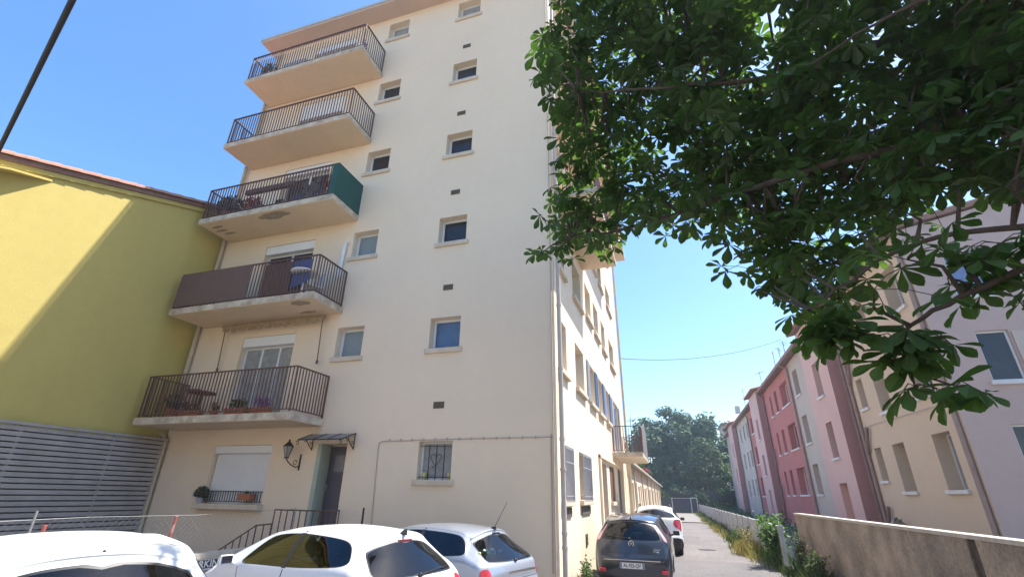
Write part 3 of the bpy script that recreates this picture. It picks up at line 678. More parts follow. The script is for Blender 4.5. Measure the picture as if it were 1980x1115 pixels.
for (a, b, z0, z1, kind, k) in items:
    if kind == 0:
        q = MB(); S2.box(q, a+.01, b-.01, z0+.01, z1-.01, -.155, -.10)
        for t in range(4): S2.box(q, a+.1+t*(b-a-.1)/4, a+.1+t*(b-a-.1)/4+(b-a)/4-.12, z0+.2, z1-.2, -.10, -.085)
        q.build('door', ('brownwood', 'greyshut', 'door', 'whitesill')[k % 4], RB)
    else: window(S2, RB, a, b, z0, z1, depth=.16, pane=('gdark', 'gpale')[k % 2], leaves=2, sill='sillm')
for y in range(30, 86, 7):
    q = MB(); q.tube([(-2.2, y, 0), (-2.2, y, 3.4)], .05, 6); q.build('downpipe', 'pipe', RB)
for i, y in enumerate((33.5, 39.5, 46, 53)):
    potted((-2.35, y, 3.63), ['nearest', 'second nearest', 'third nearest', 'farthest'][i]+' pot of plants on the edge of the low roof along the alley', 'terracotta', 'leafplant' if i % 2 else 'redbloom', .2, .25, (.3, .3, .25), 80, .1)

# antennas
def antenna(loc, h, label, group=None, rot=0., k=6):
    e = MB(); L = Vector(loc); e.tube([L, L+Vector((0, 0, h))], .03, 5)
    dx, dy = math.cos(rot), math.sin(rot); t = L+Vector((0, 0, h*.93)); e.tube([t-Vector((dx, dy, 0))*.6, t+Vector((dx, dy, 0))*.6], .018, 4)
    for j in range(k):
        c = t+Vector((dx, dy, 0))*(-.55+1.1*j/(k-1)); w_ = .32-.025*j; e.tube([c-Vector((-dy, dx, 0))*w_, c+Vector((-dy, dx, 0))*w_], .010, 3)
    return tag(rebase(e.build('tv_antenna', 'galv', None), loc), label, 'antenna', group)
antenna((-2.85, 32, 3.5), 3.5, 'taller tv antenna mast on the low terrace roof beside the small balcony', None, .4)
antenna((-1.93-.5, 33.5, 3.5), 3.3, 'thin tv antenna mast on the low terrace roof, right of the taller one', None, 2.0, 4)

# ================================================================ painted block on the right
T = empty('painted_block', (8, 40, 0), 'long three storey block painted beige, pink, grey and red along the right side', 'apartment building')
X0 = 8.0
S3 = Wall((X0, 0, 0), (0, -1, 0), (-1, 0, 0))   # u = -y
def sheet3(y0, y1, holes, m_, lab=None, x=X0, ztop=10.2):
    Wl = Wall((x, 0, 0), (0, 1, 0), (-1, 0, 0)); q = wall_sheet(Wl, y0, y1, .2, ztop, holes, .45); o = q.build('wall', m_, T, recalc=False)
    if lab: o['label'] = lab
    return Wl
def wins3(Wl, hs, depth=.45, pane='gcurt'):
    for i, h in enumerate(hs):
        lv = 2 if h[1]-h[0] > 1.2 else 1
        w_ = window(Wl, T, *h[:4], depth=h[4] if len(h) > 4 else depth, pane=('gcurt', 'gdark', 'gcurt', 'gcurt')[i % 4], leaves=lv, sill='whitesill', sh=.10, sw=.08, sp=.09, fw=.05)
FZ = [(2.17, 3.82), (5.0, 6.63), (7.89, 9.46)]
def sec(y0, y1, m_, cols, lab, x=X0, ztop=10.2):
    hs = []
    for c in cols:
        for f in range(3):
            if len(c) > 2 and c[2] == 's': hs.append((c[0], c[1], FZ[f][0]+.42, FZ[f][1]+.02))
            else: hs.append((c[0], c[1], *FZ[f]))
    Wl = sheet3(y0, y1, hs, m_, lab, x, ztop); wins3(Wl, hs); return Wl
sec(17.1, 25.42, 'beige', [(18.0, 19.15), (21.3, 22.35), (23.5, 24.2, 's')], 'beige painted section')
sec(29.6, 35.3, 'greige', [(30.2, 31.25, 's'), (33.3, 34.5)], 'grey beige painted section')
sec(35.3, 45.6, 'red', [(36.5, 38.9), (40.3, 41.2), (42.5, 43.2)], 'red painted section')
sec(49.9, 56.0, 'red', [(50.6, 51.4), (52.3, 54.9)], 'farther red painted section')
sec(56.0, 66.5, 'whitegrey', [(57.5, 58.5), (60, 61), (63, 64.2)], 'pale grey painted section')
sec(71.0, 80.0, 'greige', [(72.6, 73.6), (75.5, 76.5)], 'far end pale section')
def tower(y0, y1, x, hs, m_, side, lab, wcol):
    Wl = Wall((x, 0, 0), (0, 1, 0), (-1, 0, 0)); zt = 10.5
    q = wall_sheet(Wl, y0, y1, .2, zt, hs, .40); o = q.build('stair_tower', m_, T, recalc=False); o['label'] = lab
    q = MB(); q.quad((x, y0, .2), (X0+.01, y0, .2), (X0+.01, y0, zt), (x, y0, zt)); q.build('side_wall', side, o, recalc=False)
    q = MB(); q.quad((x, y1, .2), (X0+.01, y1, .2), (X0+.01, y1, zt), (x, y1, zt)); q.build('side_wall', side, o, recalc=False)
    wins3(Wl, [h for h in hs if h[2] > 1])
    q = MB(); q.hexa([(x-.35, y0-.3, zt-.02), (X0+3, y0-.3, zt+.9), (X0+3, y1+.3, zt+.9), (x-.35, y1+.3, zt-.02), (x-.35, y0-.3, zt+.06), (X0+3, y0-.3, zt+.98), (X0+3, y1+.3, zt+.98), (x-.35, y1+.3, zt+.06)]); r_ = q.build('roof', 'fascia', o)
    q = MB(); n = int((y1-y0+.6)/.26)
    for k in range(n+1):
        yy = y0-.28+k*.26; q.tube([(x-.4, yy, zt+.07), (X0+3, yy, zt+1.0)], .075, 8)
    q.build('roof_tiles', 'tile', r_)
tower(25.44, 29.6, 7.45, [(26.9, 27.9, 6.6, 8.3, .40), (26.9, 27.9, 3.7, 5.35, .40), (26.8, 28.0, .4, 2.6, .3)], 'pink', 'rose', 'pink stair tower next to the beige section', None)
tower(45.6, 49.9, 7.45, [(47, 48, 6.6, 8.3, .40), (47, 48, 3.7, 5.35, .40), (47, 48, .4, 2.6, .3)], 'pink', 'rose', 'pink stair tower between the red sections', None)
tower(66.5, 71.0, 7.45, [(68, 69, 6.6, 8.3, .40), (68, 69, 3.7, 5.35, .40)], 'pink', 'rose', 'farthest pink stair tower', None)
# main roof (overhanging eave)
q = MB(); q.hexa([(7.55, 17.0, 10.18), (18, 17.0, 10.18+2.2), (18, 80.2, 12.38), (7.55, 80.2, 10.18), (7.55, 17.0, 10.32), (18, 17.0, 12.52), (18, 80.2, 12.52), (7.55, 80.2, 10.32)]); mr = q.build('roof', 'fascia', T)
q = MB()
for k in range(240):
    yy = 17.1+k*.262; q.tube([(7.5, yy, 10.34), (18, yy, 12.54)], .075, 6)
q.build('roof_tiles', 'tile', mr)
q = MB(); q.tube([(7.5, 29.9, 10.2), (7.5, 45.4, 10.2)], .07, 8); q.tube([(7.5, 50.1, 10.2), (7.5, 66.3, 10.2)], .07, 8); q.build('gutter', 'pipe_rose', mr)
q = MB(); q.box((12, 60, 12), (12.8, 60.8, 13.2)); q.box((11.95, 59.95, 13.2), (12.85, 60.85, 13.3)); q.build('chimney', 'beige', mr)
# lilac gable end facing the street
GW = Wall((0, 17.1, 0), (1, 0, 0), (0, -1, 0))
gh = [(9.05, 9.85, 5.06, 6.56, .14), (9.05, 9.85, 2.2, 3.85, .14), (9.0, 9.9, 7.7, 9.2, .14), (12, 13.2, 5.06, 6.56, .14), (12, 13.2, 2.2, 3.85, .14), (12, 13.2, 7.7, 9.2, .14)]
q = wall_sheet(GW, X0, 18, .2, 10.2, gh); q.quad((X0, 17.1, 10.2), (18, 17.1, 10.2), (18, 17.1, 12.3)); o = q.build('wall', 'lilac', T, recalc=False); o['label'] = 'lilac painted end wall facing the street'
for i, h in enumerate(gh): window(GW, T, *h[:4], depth=.14, pane='gdark' if i != 2 else 'blueshut', leaves=1 if i < 3 else 2, sill='whitesill', sw=.08, sp=.08)
q = MB(); GW.box(q, 9.9, 10.3, 5.06, 6.5, .01, .04); q.build('shutter', 'greige', T)
# pipes on the block
def vpipe(pts, r, m_): 
    q = MB(); q.tube(pts, r, 8); q.build('downpipe', m_, T)
vpipe([(7.92, 17.25, .2), (7.92, 17.25, 10.1)], .07, 'pipe_brown')
vpipe([(7.92, 24.75, .2), (7.92, 24.75, 10.1)], .07, 'pipe_brown'); vpipe([(7.92, 25.2, .2), (7.92, 25.2, 10.1)], .08, 'pipe_rose')
for z in (.9, 3.9, 6.8): vpipe([(7.90, 24.65, z-.2), (7.90, 24.5, z), (7.88, 24.0, z+.75)], .065, 'pipe_rose')
for y in (35.25, 45.3, 50.2, 56.0, 66.2, 71.3): vpipe([(7.5, y, 10.15), (7.9, y, 9.85), (7.9, y, .2)], .07, 'pipe_brown' if y < 40 else 'pipe_rose')
for y in (44.9, 65.9):
    for z in (1.5, 4.2): vpipe([(7.88, y, z), (7.85, y-.5, z+1.4)], .06, 'pipe_rose')
vpipe([(7.95, 17.4, 4.55), (7.95, 25.3, 4.75)], .012, 'conduit')
q = MB(); q.tube([(7.9, 22.9, .9), (7.75, 22.9, 1.05), (7.55, 22.9, 1.2)], .16, 10); q.build('flue', 'pipe_brown', T)
q = MB(); q.quad((18, 17.1, .2), (18, 80, .2), (18, 80, 12.3), (18, 17.1, 12.3)); q.quad((X0, 80, .2), (18, 80, .2), (18, 80, 12.3), (X0, 80, 10.2)); q.quad((X0, 17.1, -.05), (X0, 80, -.05), (X0, 80, .2), (X0, 17.1, .2)); q.build('wall', 'greige', T, recalc=False)
for i, (loc, h, k, lab) in enumerate((((8.6, 41.5, 10.5), 2.3, 7, 'branching tv antenna nearest on the red roof'), ((8.7, 39.8, 10.5), 2.1, 5, 'second tv antenna on the red roof, right beside the first'), ((8.6, 48.5, 11.2), 1.6, 5, 'small tv antenna above the pink stair tower'), ((8.8, 62, 10.6), 3.4, 4, 'tall thin tv antenna above the far pale section'), ((8.4, 36.8, 10.4), 1.8, 5, 'tv antenna just under the hanging chestnut leaves'))):
    antenna(loc, h, lab, 'tv antennas on the painted block roof', i*1.1, k)

# ================================================================ alley walls
cw = empty('garden_wall', (3.1, 8, 0), 'stained beige concrete wall along the right edge of the alley', 'wall')
q = MB(); q.box((3.10, 7.42, -.05), (3.26, 16.5, 1.455)); q.build('wall_panel', 'concrete', cw)
q = MB(); q.box((3.10, -3, -.05), (3.26, 7.22, 1.455)); q.build('wall_panel', 'concrete', cw)
q = MB(); q.box((3.125, 7.22, -.05), (3.24, 7.42, 1.45)); q.build('crack_joint', mat('joint_dark', (.09, .07, .06), .95, .4, 12, .6, 40), cw)
q = MB(); q.box((3.08, -3, 1.456), (3.28, 16.52, 1.50)); q.build('coping', 'coping', cw)
fw_ = empty('panel_fence', (2.75, 40, 0), 'low white concrete panel fence running along the far alley', 'fence')
q = MB(); 
for k in range(26):
    a = 16.9+k*2.25; q.box((2.72, a+.06, 0), (2.77, a+2.19, 1.10)); q.box((2.71, a+.06, 1.10), (2.78, a+2.19, 1.14))
    for t in range(3): q.box((2.712, a+.1+t*.7, .08), (2.7195, a+.1+t*.7+.58, 1.05))
q.build('panels', 'fencew', fw_)
for k in range(27):
    a = 16.9+k*2.25; p = MB(); p.box((2.69, a-.055, 0), (2.80, a+.055, 1.17)); p.build('post', 'fencew', fw_)
# gate at the alley end
g = empty('metal_gate', (1, 75, 0), 'dark metal gate with white posts closing the far end of the alley', 'gate')
q = MB(); q.box((-2.2, 75, .05), (1.70, 75.05, 1.85)); q.build('panel', 'gatem', g)
q = MB(); q.box((1.84, 75, .05), (2.50, 75.05, 1.85)); q.build('panel', 'gatem', g)
q = MB(); 
for x in (-.7, 1.77, 2.56): q.box((x-.04, 74.9, 0), (x+.04, 75.0, 1.95))
q.box((1.77, 74.92, 1.88), (2.56, 74.98, 1.98)); q.box((-.7, 74.93, 1.86), (1.77, 74.97, 1.9)); q.build('frame', 'white', g)
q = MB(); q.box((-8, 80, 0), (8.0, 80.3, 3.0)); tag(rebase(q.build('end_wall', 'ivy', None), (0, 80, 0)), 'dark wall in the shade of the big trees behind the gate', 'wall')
# house behind the trees
h = empty('far_house', (13, 100, 0), 'distant grey roofed house behind the end of the painted block', 'house')
q = MB(); q.box((9.5, 96, 0), (20, 106, 14.5)); q.build('wall', 'greige', h)
q = MB(); q.hexa([(9, 95.5, 14.5), (20.5, 95.5, 14.5), (20.5, 106.5, 14.5), (9, 106.5, 14.5), (12, 99, 16.6), (18, 99, 16.6), (18, 103, 16.6), (12, 103, 16.6)]); r_ = q.build('roof', 'greyshut', h)
q = MB(); q.box((12.3, 99.2, 16), (13.1, 100, 18)); q.build('chimney', 'greige', r_)
for k in range(3):
    q = MB(); q.box((10.2+k*2.5, 95.95, 12), (11.2+k*2.5, 95.99, 13.4)); q.build('window', 'gdark', h)

# ================================================================ ground
q = MB(); q.quad((-400, -200, -.05), (400, -200, -.05), (400, 600, -.05), (-400, 600, -.05)); tag(q.build('ground', 'earth', None), kind='structure')
q = MB(); q.quad((-60, -30, 0), (3.1, -30, 0), (3.1, 10, 0), (-60, 10, 0)); tag(q.build('street', 'asphalt', None), kind='structure')
q = MB()
pts = []
rn = random.Random(5)
L_ = [(-2.26, 10.0)]; Rr = []
yy = 10.0
q.quad((-2.26, 10.0, .0), (3.1, 10.0, .0), (2.45, 16.6, .0), (-2.26, 16.6, .0))
q.quad((-2.26, 16.6, .0), (2.45, 16.6, .0), (2.15, 46, .0), (-2.26, 46, .0))
tag(q.build('alley', 'asphalt', None), kind='structure')
q = MB(); q.quad((-2.2, 10.2, .004), (2.9, 10.2, .004), (2.35, 18.1, .004), (1.2, 18.6, .004), (-.4, 18.3, .004), (-2.2, 18.9, .004)); q.quad((-.6, 25.0, .004), (.7, 24.8, .004), (.9, 29.5, .004), (-.4, 29.9, .004)); tag(q.build('alley_patch', 'asphalt_dark', None), kind='structure')
q = MB(); q.lathe((.9, 22.4, .001), [(.33, 0), (.33, .006), (.3, .008)], 28); tag(rebase(q.build('manhole_cover', 'iron', None), (.9, 22.4, 0)), 'round dark manhole cover in the alley surface', 'manhole cover')
q = MB(); q.box((-2.26, 45.9, -.04), (2.3, 46.25, .07)); q.quad((-2.26, 46.25, .004), (2.3, 46.25, .004), (2.2, 75, .004), (-2.26, 75, .004)); tag(q.build('paved_path', 'paving', None), kind='structure')
q = MB(); q.box((3.3, -5, -.04), (7.9, 17, .0)); q.box((2.9, 17, -.04), (7.98, 80, .02)); tag(q.build('yard', 'paving', None), kind='structure')
# unseen terrace added behind the camera to bounce sunlight onto the facade
ob = empty('bounce_terrace', (-8, -12, 0), 'unseen cream terrace added across the street to bounce light onto the facade', 'building')
OW = Wall((0, -12, 0), (1, 0, 0), (0, 1, 0)); hs = []
for k in range(14):
    for f in range(3): hs.append((-34+k*3.6, -32.8+k*3.6, 1.0+3*f, 2.6+3*f))
q = wall_sheet(OW, -36, 16, 0, 9.6, hs, .2); q.quad((-36, -22, 9.6), (16, -22, 9.6), (16, -12, 9.6), (-36, -12, 9.6)); q.quad((16, -22, 0), (16, -12, 0), (16, -12, 9.6), (16, -22, 9.6)); q.quad((-36, -22, 0), (-36, -12, 0), (-36, -12, 9.6), (-36, -22, 9.6)); q.build('wall', 'cream', ob)
for h in hs: window(OW, ob, *h, depth=.2, pane='gcurt', leaves=2, sill=None)
# wires
q = MB(); a = Vector((-4.29, 1.4, 6.0))
def wire(name, a, b, sag, r, m_, label):
    a = Vector(a); b = Vector(b); q = MB(); pts = []
    for k in range(25):
        t = k/24; p = a.lerp(b, t); p.z -= sag*4*t*(1-t); pts.append(p)
    q.tube(pts, r, 6, caps=True); tag(rebase(q.build(name, m_, None, smooth=True), a), label, 'cable')
wire('overhead_cable', (1.89, -.79, 5.2), (-20.9, 7.2, 5.2), .0, .021, 'cable', 'thick black overhead cable crossing the sky at top left')
wire('overhead_wire', (-2.2, 26.2, 8.9), (8.0, 35.3, 11.95), .55, .018, 'cable', 'thin dark wire strung across the alley to the painted block')

# ================================================================ cars
def cr(P, t):     # catmull-rom along axis 0 of P at param array t
    n = len(P); i = np.clip(np.floor(t).astype(int), 0, n-2); f = (t-i)
    sh = (-1,)+(1,)*(P.ndim-1); f = f.reshape(sh)
    p0 = P[np.maximum(i-1, 0)]; p1 = P[i]; p2 = P[i+1]; p3 = P[np.minimum(i+2, n-1)]
    e0 = (i == 0).reshape(sh); e1 = (i == n-2).reshape(sh)
    p0 = np.where(e0, 2*p1-p2, p0); p3 = np.where(e1, 2*p2-p1, p3)
    return .5*((2*p1)+(-p0+p2)*f+(2*p0-5*p1+4*p2-p3)*f*f+(-p0+3*p1-3*p2+p3)*f**3)
class Shell:
    # stations: (xc,zc, x5,y5,z5, x4,y4,z4, x0,y0,z0); ring 0 sill,1,2,3,4 belt,5 mid glass,6 rail,7,8,9 centre
    def __init__(s, st, bulge=.05):
        P = []
        for (xc, zc, x5, y5, z5, x4, y4, z4, x0, y0, z0) in st:
            A = np.array([x0, y0, z0]); Bp = np.array([x4, y4, z4]); Cc = np.array([x5, y5, z5]); D = np.array([xc, 0., zc])
            r = [A]
            for t, b in ((.3, bulge), (.55, bulge*1.15), (.82, bulge*.7)):
                p = A+(Bp-A)*t; p[1] += b; r.append(p)
            r.append(Bp); m = (Bp+Cc)/2; m[1] += .018; r.append(m); r.append(Cc)
            for t in (.12, .5):
                p = Cc+(D-Cc)*t; crown = (D[2]-Cc[2])*((1-(1-t)**2.4)-t); p[2] += crown
                cx = (D[0]-Cc[0])*((1-(1-t)**2.2)-t); p[0] += cx; r.append(p)
            r.append(D); P.append(r)
        s.P = np.array(P); s.nu = len(st)-1; s.nv = 9
    def ev(s, uv):
        uv = np.asarray(uv, float); u = np.clip(uv[:, 0], 0, s.nu); v = np.clip(uv[:, 1], 0, s.nv)
        rows = cr(s.P, u)             # (N,10,3)
        n = 10; i = np.clip(np.floor(v).astype(int), 0, n-2); f = (v-i)[:, None]; ar = np.arange(len(u))
        p1 = rows[ar, i]; p2 = rows[ar, i+1]
        p0 = np.where((i == 0)[:, None], 2*p1-p2, rows[ar, np.maximum(i-1, 0)]); refl = rows[ar, 8]*np.array([1, -1, 1])
        p3 = np.where((i == n-2)[:, None], refl, rows[ar, np.minimum(i+2, n-1)])
        r = .5*((2*p1)+(-p0+p2)*f+(2*p0-5*p1+4*p2-p3)*f*f+(-p0+3*p1-3*p2+p3)*f**3)
        r[v >= 8.9999, 1] = 0; return r
    def inv(s, target, axes, urange, vrange):
        us = np.linspace(*urange, 90); vs = np.linspace(*vrange, 90); g = np.array([(a, b) for a in us for b in vs]); p = s.ev(g)[:, axes]
        out = []
        for t in target:
            d = ((p-np.array(t))**2).sum(1); k = d.argmin(); c = g[k]; du = (urange[1]-urange[0])/90; dv = (vrange[1]-vrange[0])/90
            g2 = np.array([(c[0]+a*du, c[1]+b*dv) for a in np.linspace(-1, 1, 9) for b in np.linspace(-1, 1, 9)]); p2 = s.ev(g2)[:, axes]
            out.append(tuple(g2[((p2-np.array(t))**2).sum(1).argmin()]))
        return out
def chaikin(pts, n=2):
    for _ in range(n):
        q = []
        for i in range(len(pts)):
            a = np.array(pts[i]); b = np.array(pts[(i+1) % len(pts)]); q += [tuple(a*.75+b*.25), tuple(a*.25+b*.75)]
        pts = q
    return pts
def inpoly(x, y, poly):
    c = False; n = len(poly); j = n-1
    for i in range(n):
        xi, yi = poly[i]; xj, yj = poly[j]
        if (yi > y) != (yj > y) and x < (xj-xi)*(y-yi)/(yj-yi)+xi: c = not c
        j = i
    return c
def strip(line, w, ax=0):   # thin polygon around a uv polyline
    a = [(p[0]+w*(ax == 0), p[1]+w*(ax == 1)) for p in line]; b = [(p[0]-w*(ax == 0), p[1]-w*(ax == 1)) for p in line][::-1]; return a+b
def car_shell(root, sh, regions, paint, step=8):
    """regions: list of (name, material, polygon, offset, sides) ; later wins"""
    coords = []; edges = []
    nu = sh.nu*step; nv = sh.nv*5
    for i in range(nu+1):
        for j in range(nv+1): coords.append(Vector((i/step, j/5)))
    polys = []
    for r in regions:
        poly = [(min(max(a, 0), sh.nu), min(max(b, 0), sh.nv)) for a, b in r[2]]
        dense = []
        for i in range(len(poly)):
            a = np.array(poly[i]); b = np.array(poly[(i+1) % len(poly)]); m = max(1, int(np.linalg.norm(b-a)/.12))
            for t in range(m): dense.append(tuple(a+(b-a)*t/m))
        base = len(coords); coords += [Vector(p) for p in dense]; edges += [(base+k, base+(k+1) % len(dense)) for k in range(len(dense))]; polys.append(dense)
    vs, es, fs, _, _, _ = delaunay_2d_cdt(coords, edges, [], 0, 1e-5)
    uv = np.array([(v.x, v.y) for v in vs]); P = sh.ev(uv)
    bb = [(min(p[0] for p in q), max(p[0] for p in q), min(p[1] for p in q), max(p[1] for p in q)) for q in polys]
    cls = []
    for f in fs:
        c = uv[list(f)].mean(0); k = -1
        for i, q in enumerate(polys):
            b = bb[i]
            if b[0] <= c[0] <= b[1] and b[2] <= c[1] <= b[3] and inpoly(c[0], c[1], q): k = i
        cls.append(k)
    groups = {}
    for f, k in zip(fs, cls):
        if k >= 0 and regions[k][0] is None: continue
        for side in (1, -1):
            key = ('body', paint, 0.) if k < 0 else (regions[k][0]+('' if regions[k][4] == 'one' else ('|R' if side > 0 else '|L')), regions[k][1], regions[k][3])
            groups.setdefault(key, []).append((f, side))
    out = {}
    parts = sorted(groups.items(), key=lambda kv: kv[0][0] != 'body')
    for (nm, m_, off), fl in parts:
        idx = {}; vv = []; ff = []
        for f, side in fl:
            g = []
            for i in f:
                key = (i, side if uv[i][1] < sh.nv-1e-4 else 0)
                if key not in idx: idx[key] = len(vv); p = P[i]; vv.append((p[0], p[1]*side, p[2]))
                g.append(idx[key])
            ff.append(tuple(g if side < 0 else g[::-1]))
        me = bpy.data.meshes.new('body'); me.from_pydata(vv, [], ff); me.update()
        me.polygons.foreach_set('use_smooth', [True]*len(ff)); me.materials.append(M[m_])
        if len(ff):
            # orient outwards: compare with centre
            s = 0
            for p in me.polygons: s += (p.center-Vector((0, 0, .6))).dot(p.normal)*p.area
            if s < 0: me.flip_normals()
        if off:
            nr = [v.normal.copy() for v in me.vertices]
            for v, n_ in zip(me.vertices, nr): v.co += n_*off
        nm0 = nm.split('|')[0]; me.name = nm0; o = bpy.data.objects.new(nm0, me); COL.objects.link(o); o.parent = root
        out[nm] = o
    return out
def wheel(root, c, r, w=.2, side=1):
    e = MB(); cx, cy, cz = c
    e.lathe((cx, cy-w/2, cz), [(r*.62, 0), (r*.9, .0), (r, .035), (r, w-.035), (r*.9, w), (r*.62, w)], 28, 'y'); t = e.build('wheel', 'rubber', root, smooth=False)
    q = MB(); yo = cy+side*(w/2-.03); q.lathe((cx, yo, cz), [(r*.2, side*.02), (r*.15, side*.03)], 16, 'y')
    for k in range(10):
        a = 2*math.pi*k/10; d = Vector((math.cos(a), 0, math.sin(a))); s_ = Vector((-math.sin(a), 0, math.cos(a)))
        p = [Vector((cx, yo, cz))+d*r*.12-s_*.03, Vector((cx, yo, cz))+d*r*.64-s_*.022, Vector((cx, yo, cz))+d*r*.64+s_*.022, Vector((cx, yo, cz))+d*r*.12+s_*.03]; q.prism([tuple(x) for x in p], (0, side*.02, 0))
    q.lathe((cx, yo-side*.01, cz), [(r*.60, 0), (r*.66, 0), (r*.66, side*.03), (r*.60, side*.03)], 28, 'y'); q.build('rim', 'carsilver', t)
def cabin(root, L, zb, w, xs=(.15, -.75), z=.55):
    for x in xs:
        for sy in (-1, 1):
            q = MB(); c = Vector((x, sy*w*.45, z)); bw = .23
            q.hexa([c+Vector((-.22, -bw, 0)), c+Vector((.28, -bw, 0)), c+Vector((.28, bw, 0)), c+Vector((-.22, bw, 0)), c+Vector((-.2, -bw, .13)), c+Vector((.28, -bw, .15)), c+Vector((.28, bw, .15)), c+Vector((-.2, bw, .13))])
            q.hexa([c+Vector((-.27, -bw, .05)), c+Vector((-.13, -bw, .05)), c+Vector((-.13, bw, .05)), c+Vector((-.27, bw, .05)), c+Vector((-.40, -bw*.8, .62)), c+Vector((-.31, -bw*.8, .62)), c+Vector((-.31, bw*.8, .62)), c+Vector((-.40, bw*.8, .62))])
            q.hexa([c+Vector((-.40, -.11, .66)), c+Vector((-.32, -.11, .66)), c+Vector((-.32, .11, .66)), c+Vector((-.40, .11, .66)), c+Vector((-.42, -.09, .85)), c+Vector((-.35, -.09, .85)), c+Vector((-.35, .09, .85)), c+Vector((-.42, .09, .85))])
            q.build('seat', 'interior', root, bevel=.03)
    q = MB(); q.hexa([(.72, -w*.9, .5), (1.2, -w*.9, .5), (1.2, w*.9, .5), (.72, w*.9, .5), (.78, -w*.85, .93), (1.15, -w*.8, .97), (1.15, w*.8, .97), (.78, w*.85, .93)]); q.build('dashboard', 'cabin', root, bevel=.03)
    q = MB(); q.box((-L/2+.3, -w*.85, .35), (1.2, w*.85, .42)); q.build('cabin_floor', 'cabin', root)
    q = MB(); q.lathe((.66, w*.45, .85), [(.17, 0), (.185, .01), (.17, .025)], 18, 'x'); q.build('steering_wheel', 'black', root)
def plate(root, x, z, txt, tilt=0., w=.52, h=.11, nx=-1):
    q = MB(); q.box((x-.012, -w/2, z-h/2), (x, w/2, z+h/2)); p = q.build('number_plate', 'plate', root)
    q = MB(); q.box((x-.0145, -w/2+.003, z-h/2+.004), (x-.0125, -w/2+.042, z+h/2-.004)); q.box((x-.0145, w/2-.042, z-h/2+.004), (x-.0125, w/2-.003, z+h/2-.004)); q.build('side_band', 'plateblue', p)
    if txt:
        mt = Matrix.Translation((x-.0135, 0, z)) @ Matrix(((0, 0, -1, 0), (-1, 0, 0, 0), (0, 1, 0, 0), (0, 0, 0, 1)))
        mt = Matrix.Translation((x-.0135, 0, z)) @ Matrix(((0, 0, -1, 0), (-1, 0, 0, 0), (0, 1, 0, 0), (0, 0, 0, 1)))
        textmesh('lettering', txt, .098, 'platetext', p, mt, .0012, xs=.80)
    return p
def mirror(root, x, y, z, side, m_):
    q = MB(); c = Vector((x, y*side, z))
    q.hexa([c+Vector((-.05, -.085, -.055)), c+Vector((.07, -.05, -.04)), c+Vector((.07, .05, -.04)), c+Vector((-.05, .085, -.055)), c+Vector((-.05, -.085, .055)), c+Vector((.05, -.05, .04)), c+Vector((.05, .05, .04)), c+Vector((-.05, .085, .055))])
    q.tube([c+Vector((0, -side*.08, -.04)), c+Vector((.02, -side*.17, -.06))], .025, 6); o = q.build('wing_mirror', m_, root, smooth=False, bevel=.03)
    q = MB(); q.box(c+Vector((-.056, -.066, -.04)), c+Vector((-.0515, .066, .04))); q.build('mirror_glass', 'gdark', o)
def arch(sh, x, z, r, ur):
    pts = [(x+r*math.cos(a), z+r*math.sin(a)) for a in np.linspace(-.25, math.pi+.25, 22)]
    uv = sh.inv(pts, [0, 2], ur, (0, 3.6)); uv = [(a, max(b, 0)) for a, b in uv]
    return [(uv[0][0], 0)]+uv+[(uv[-1][0], 0)]
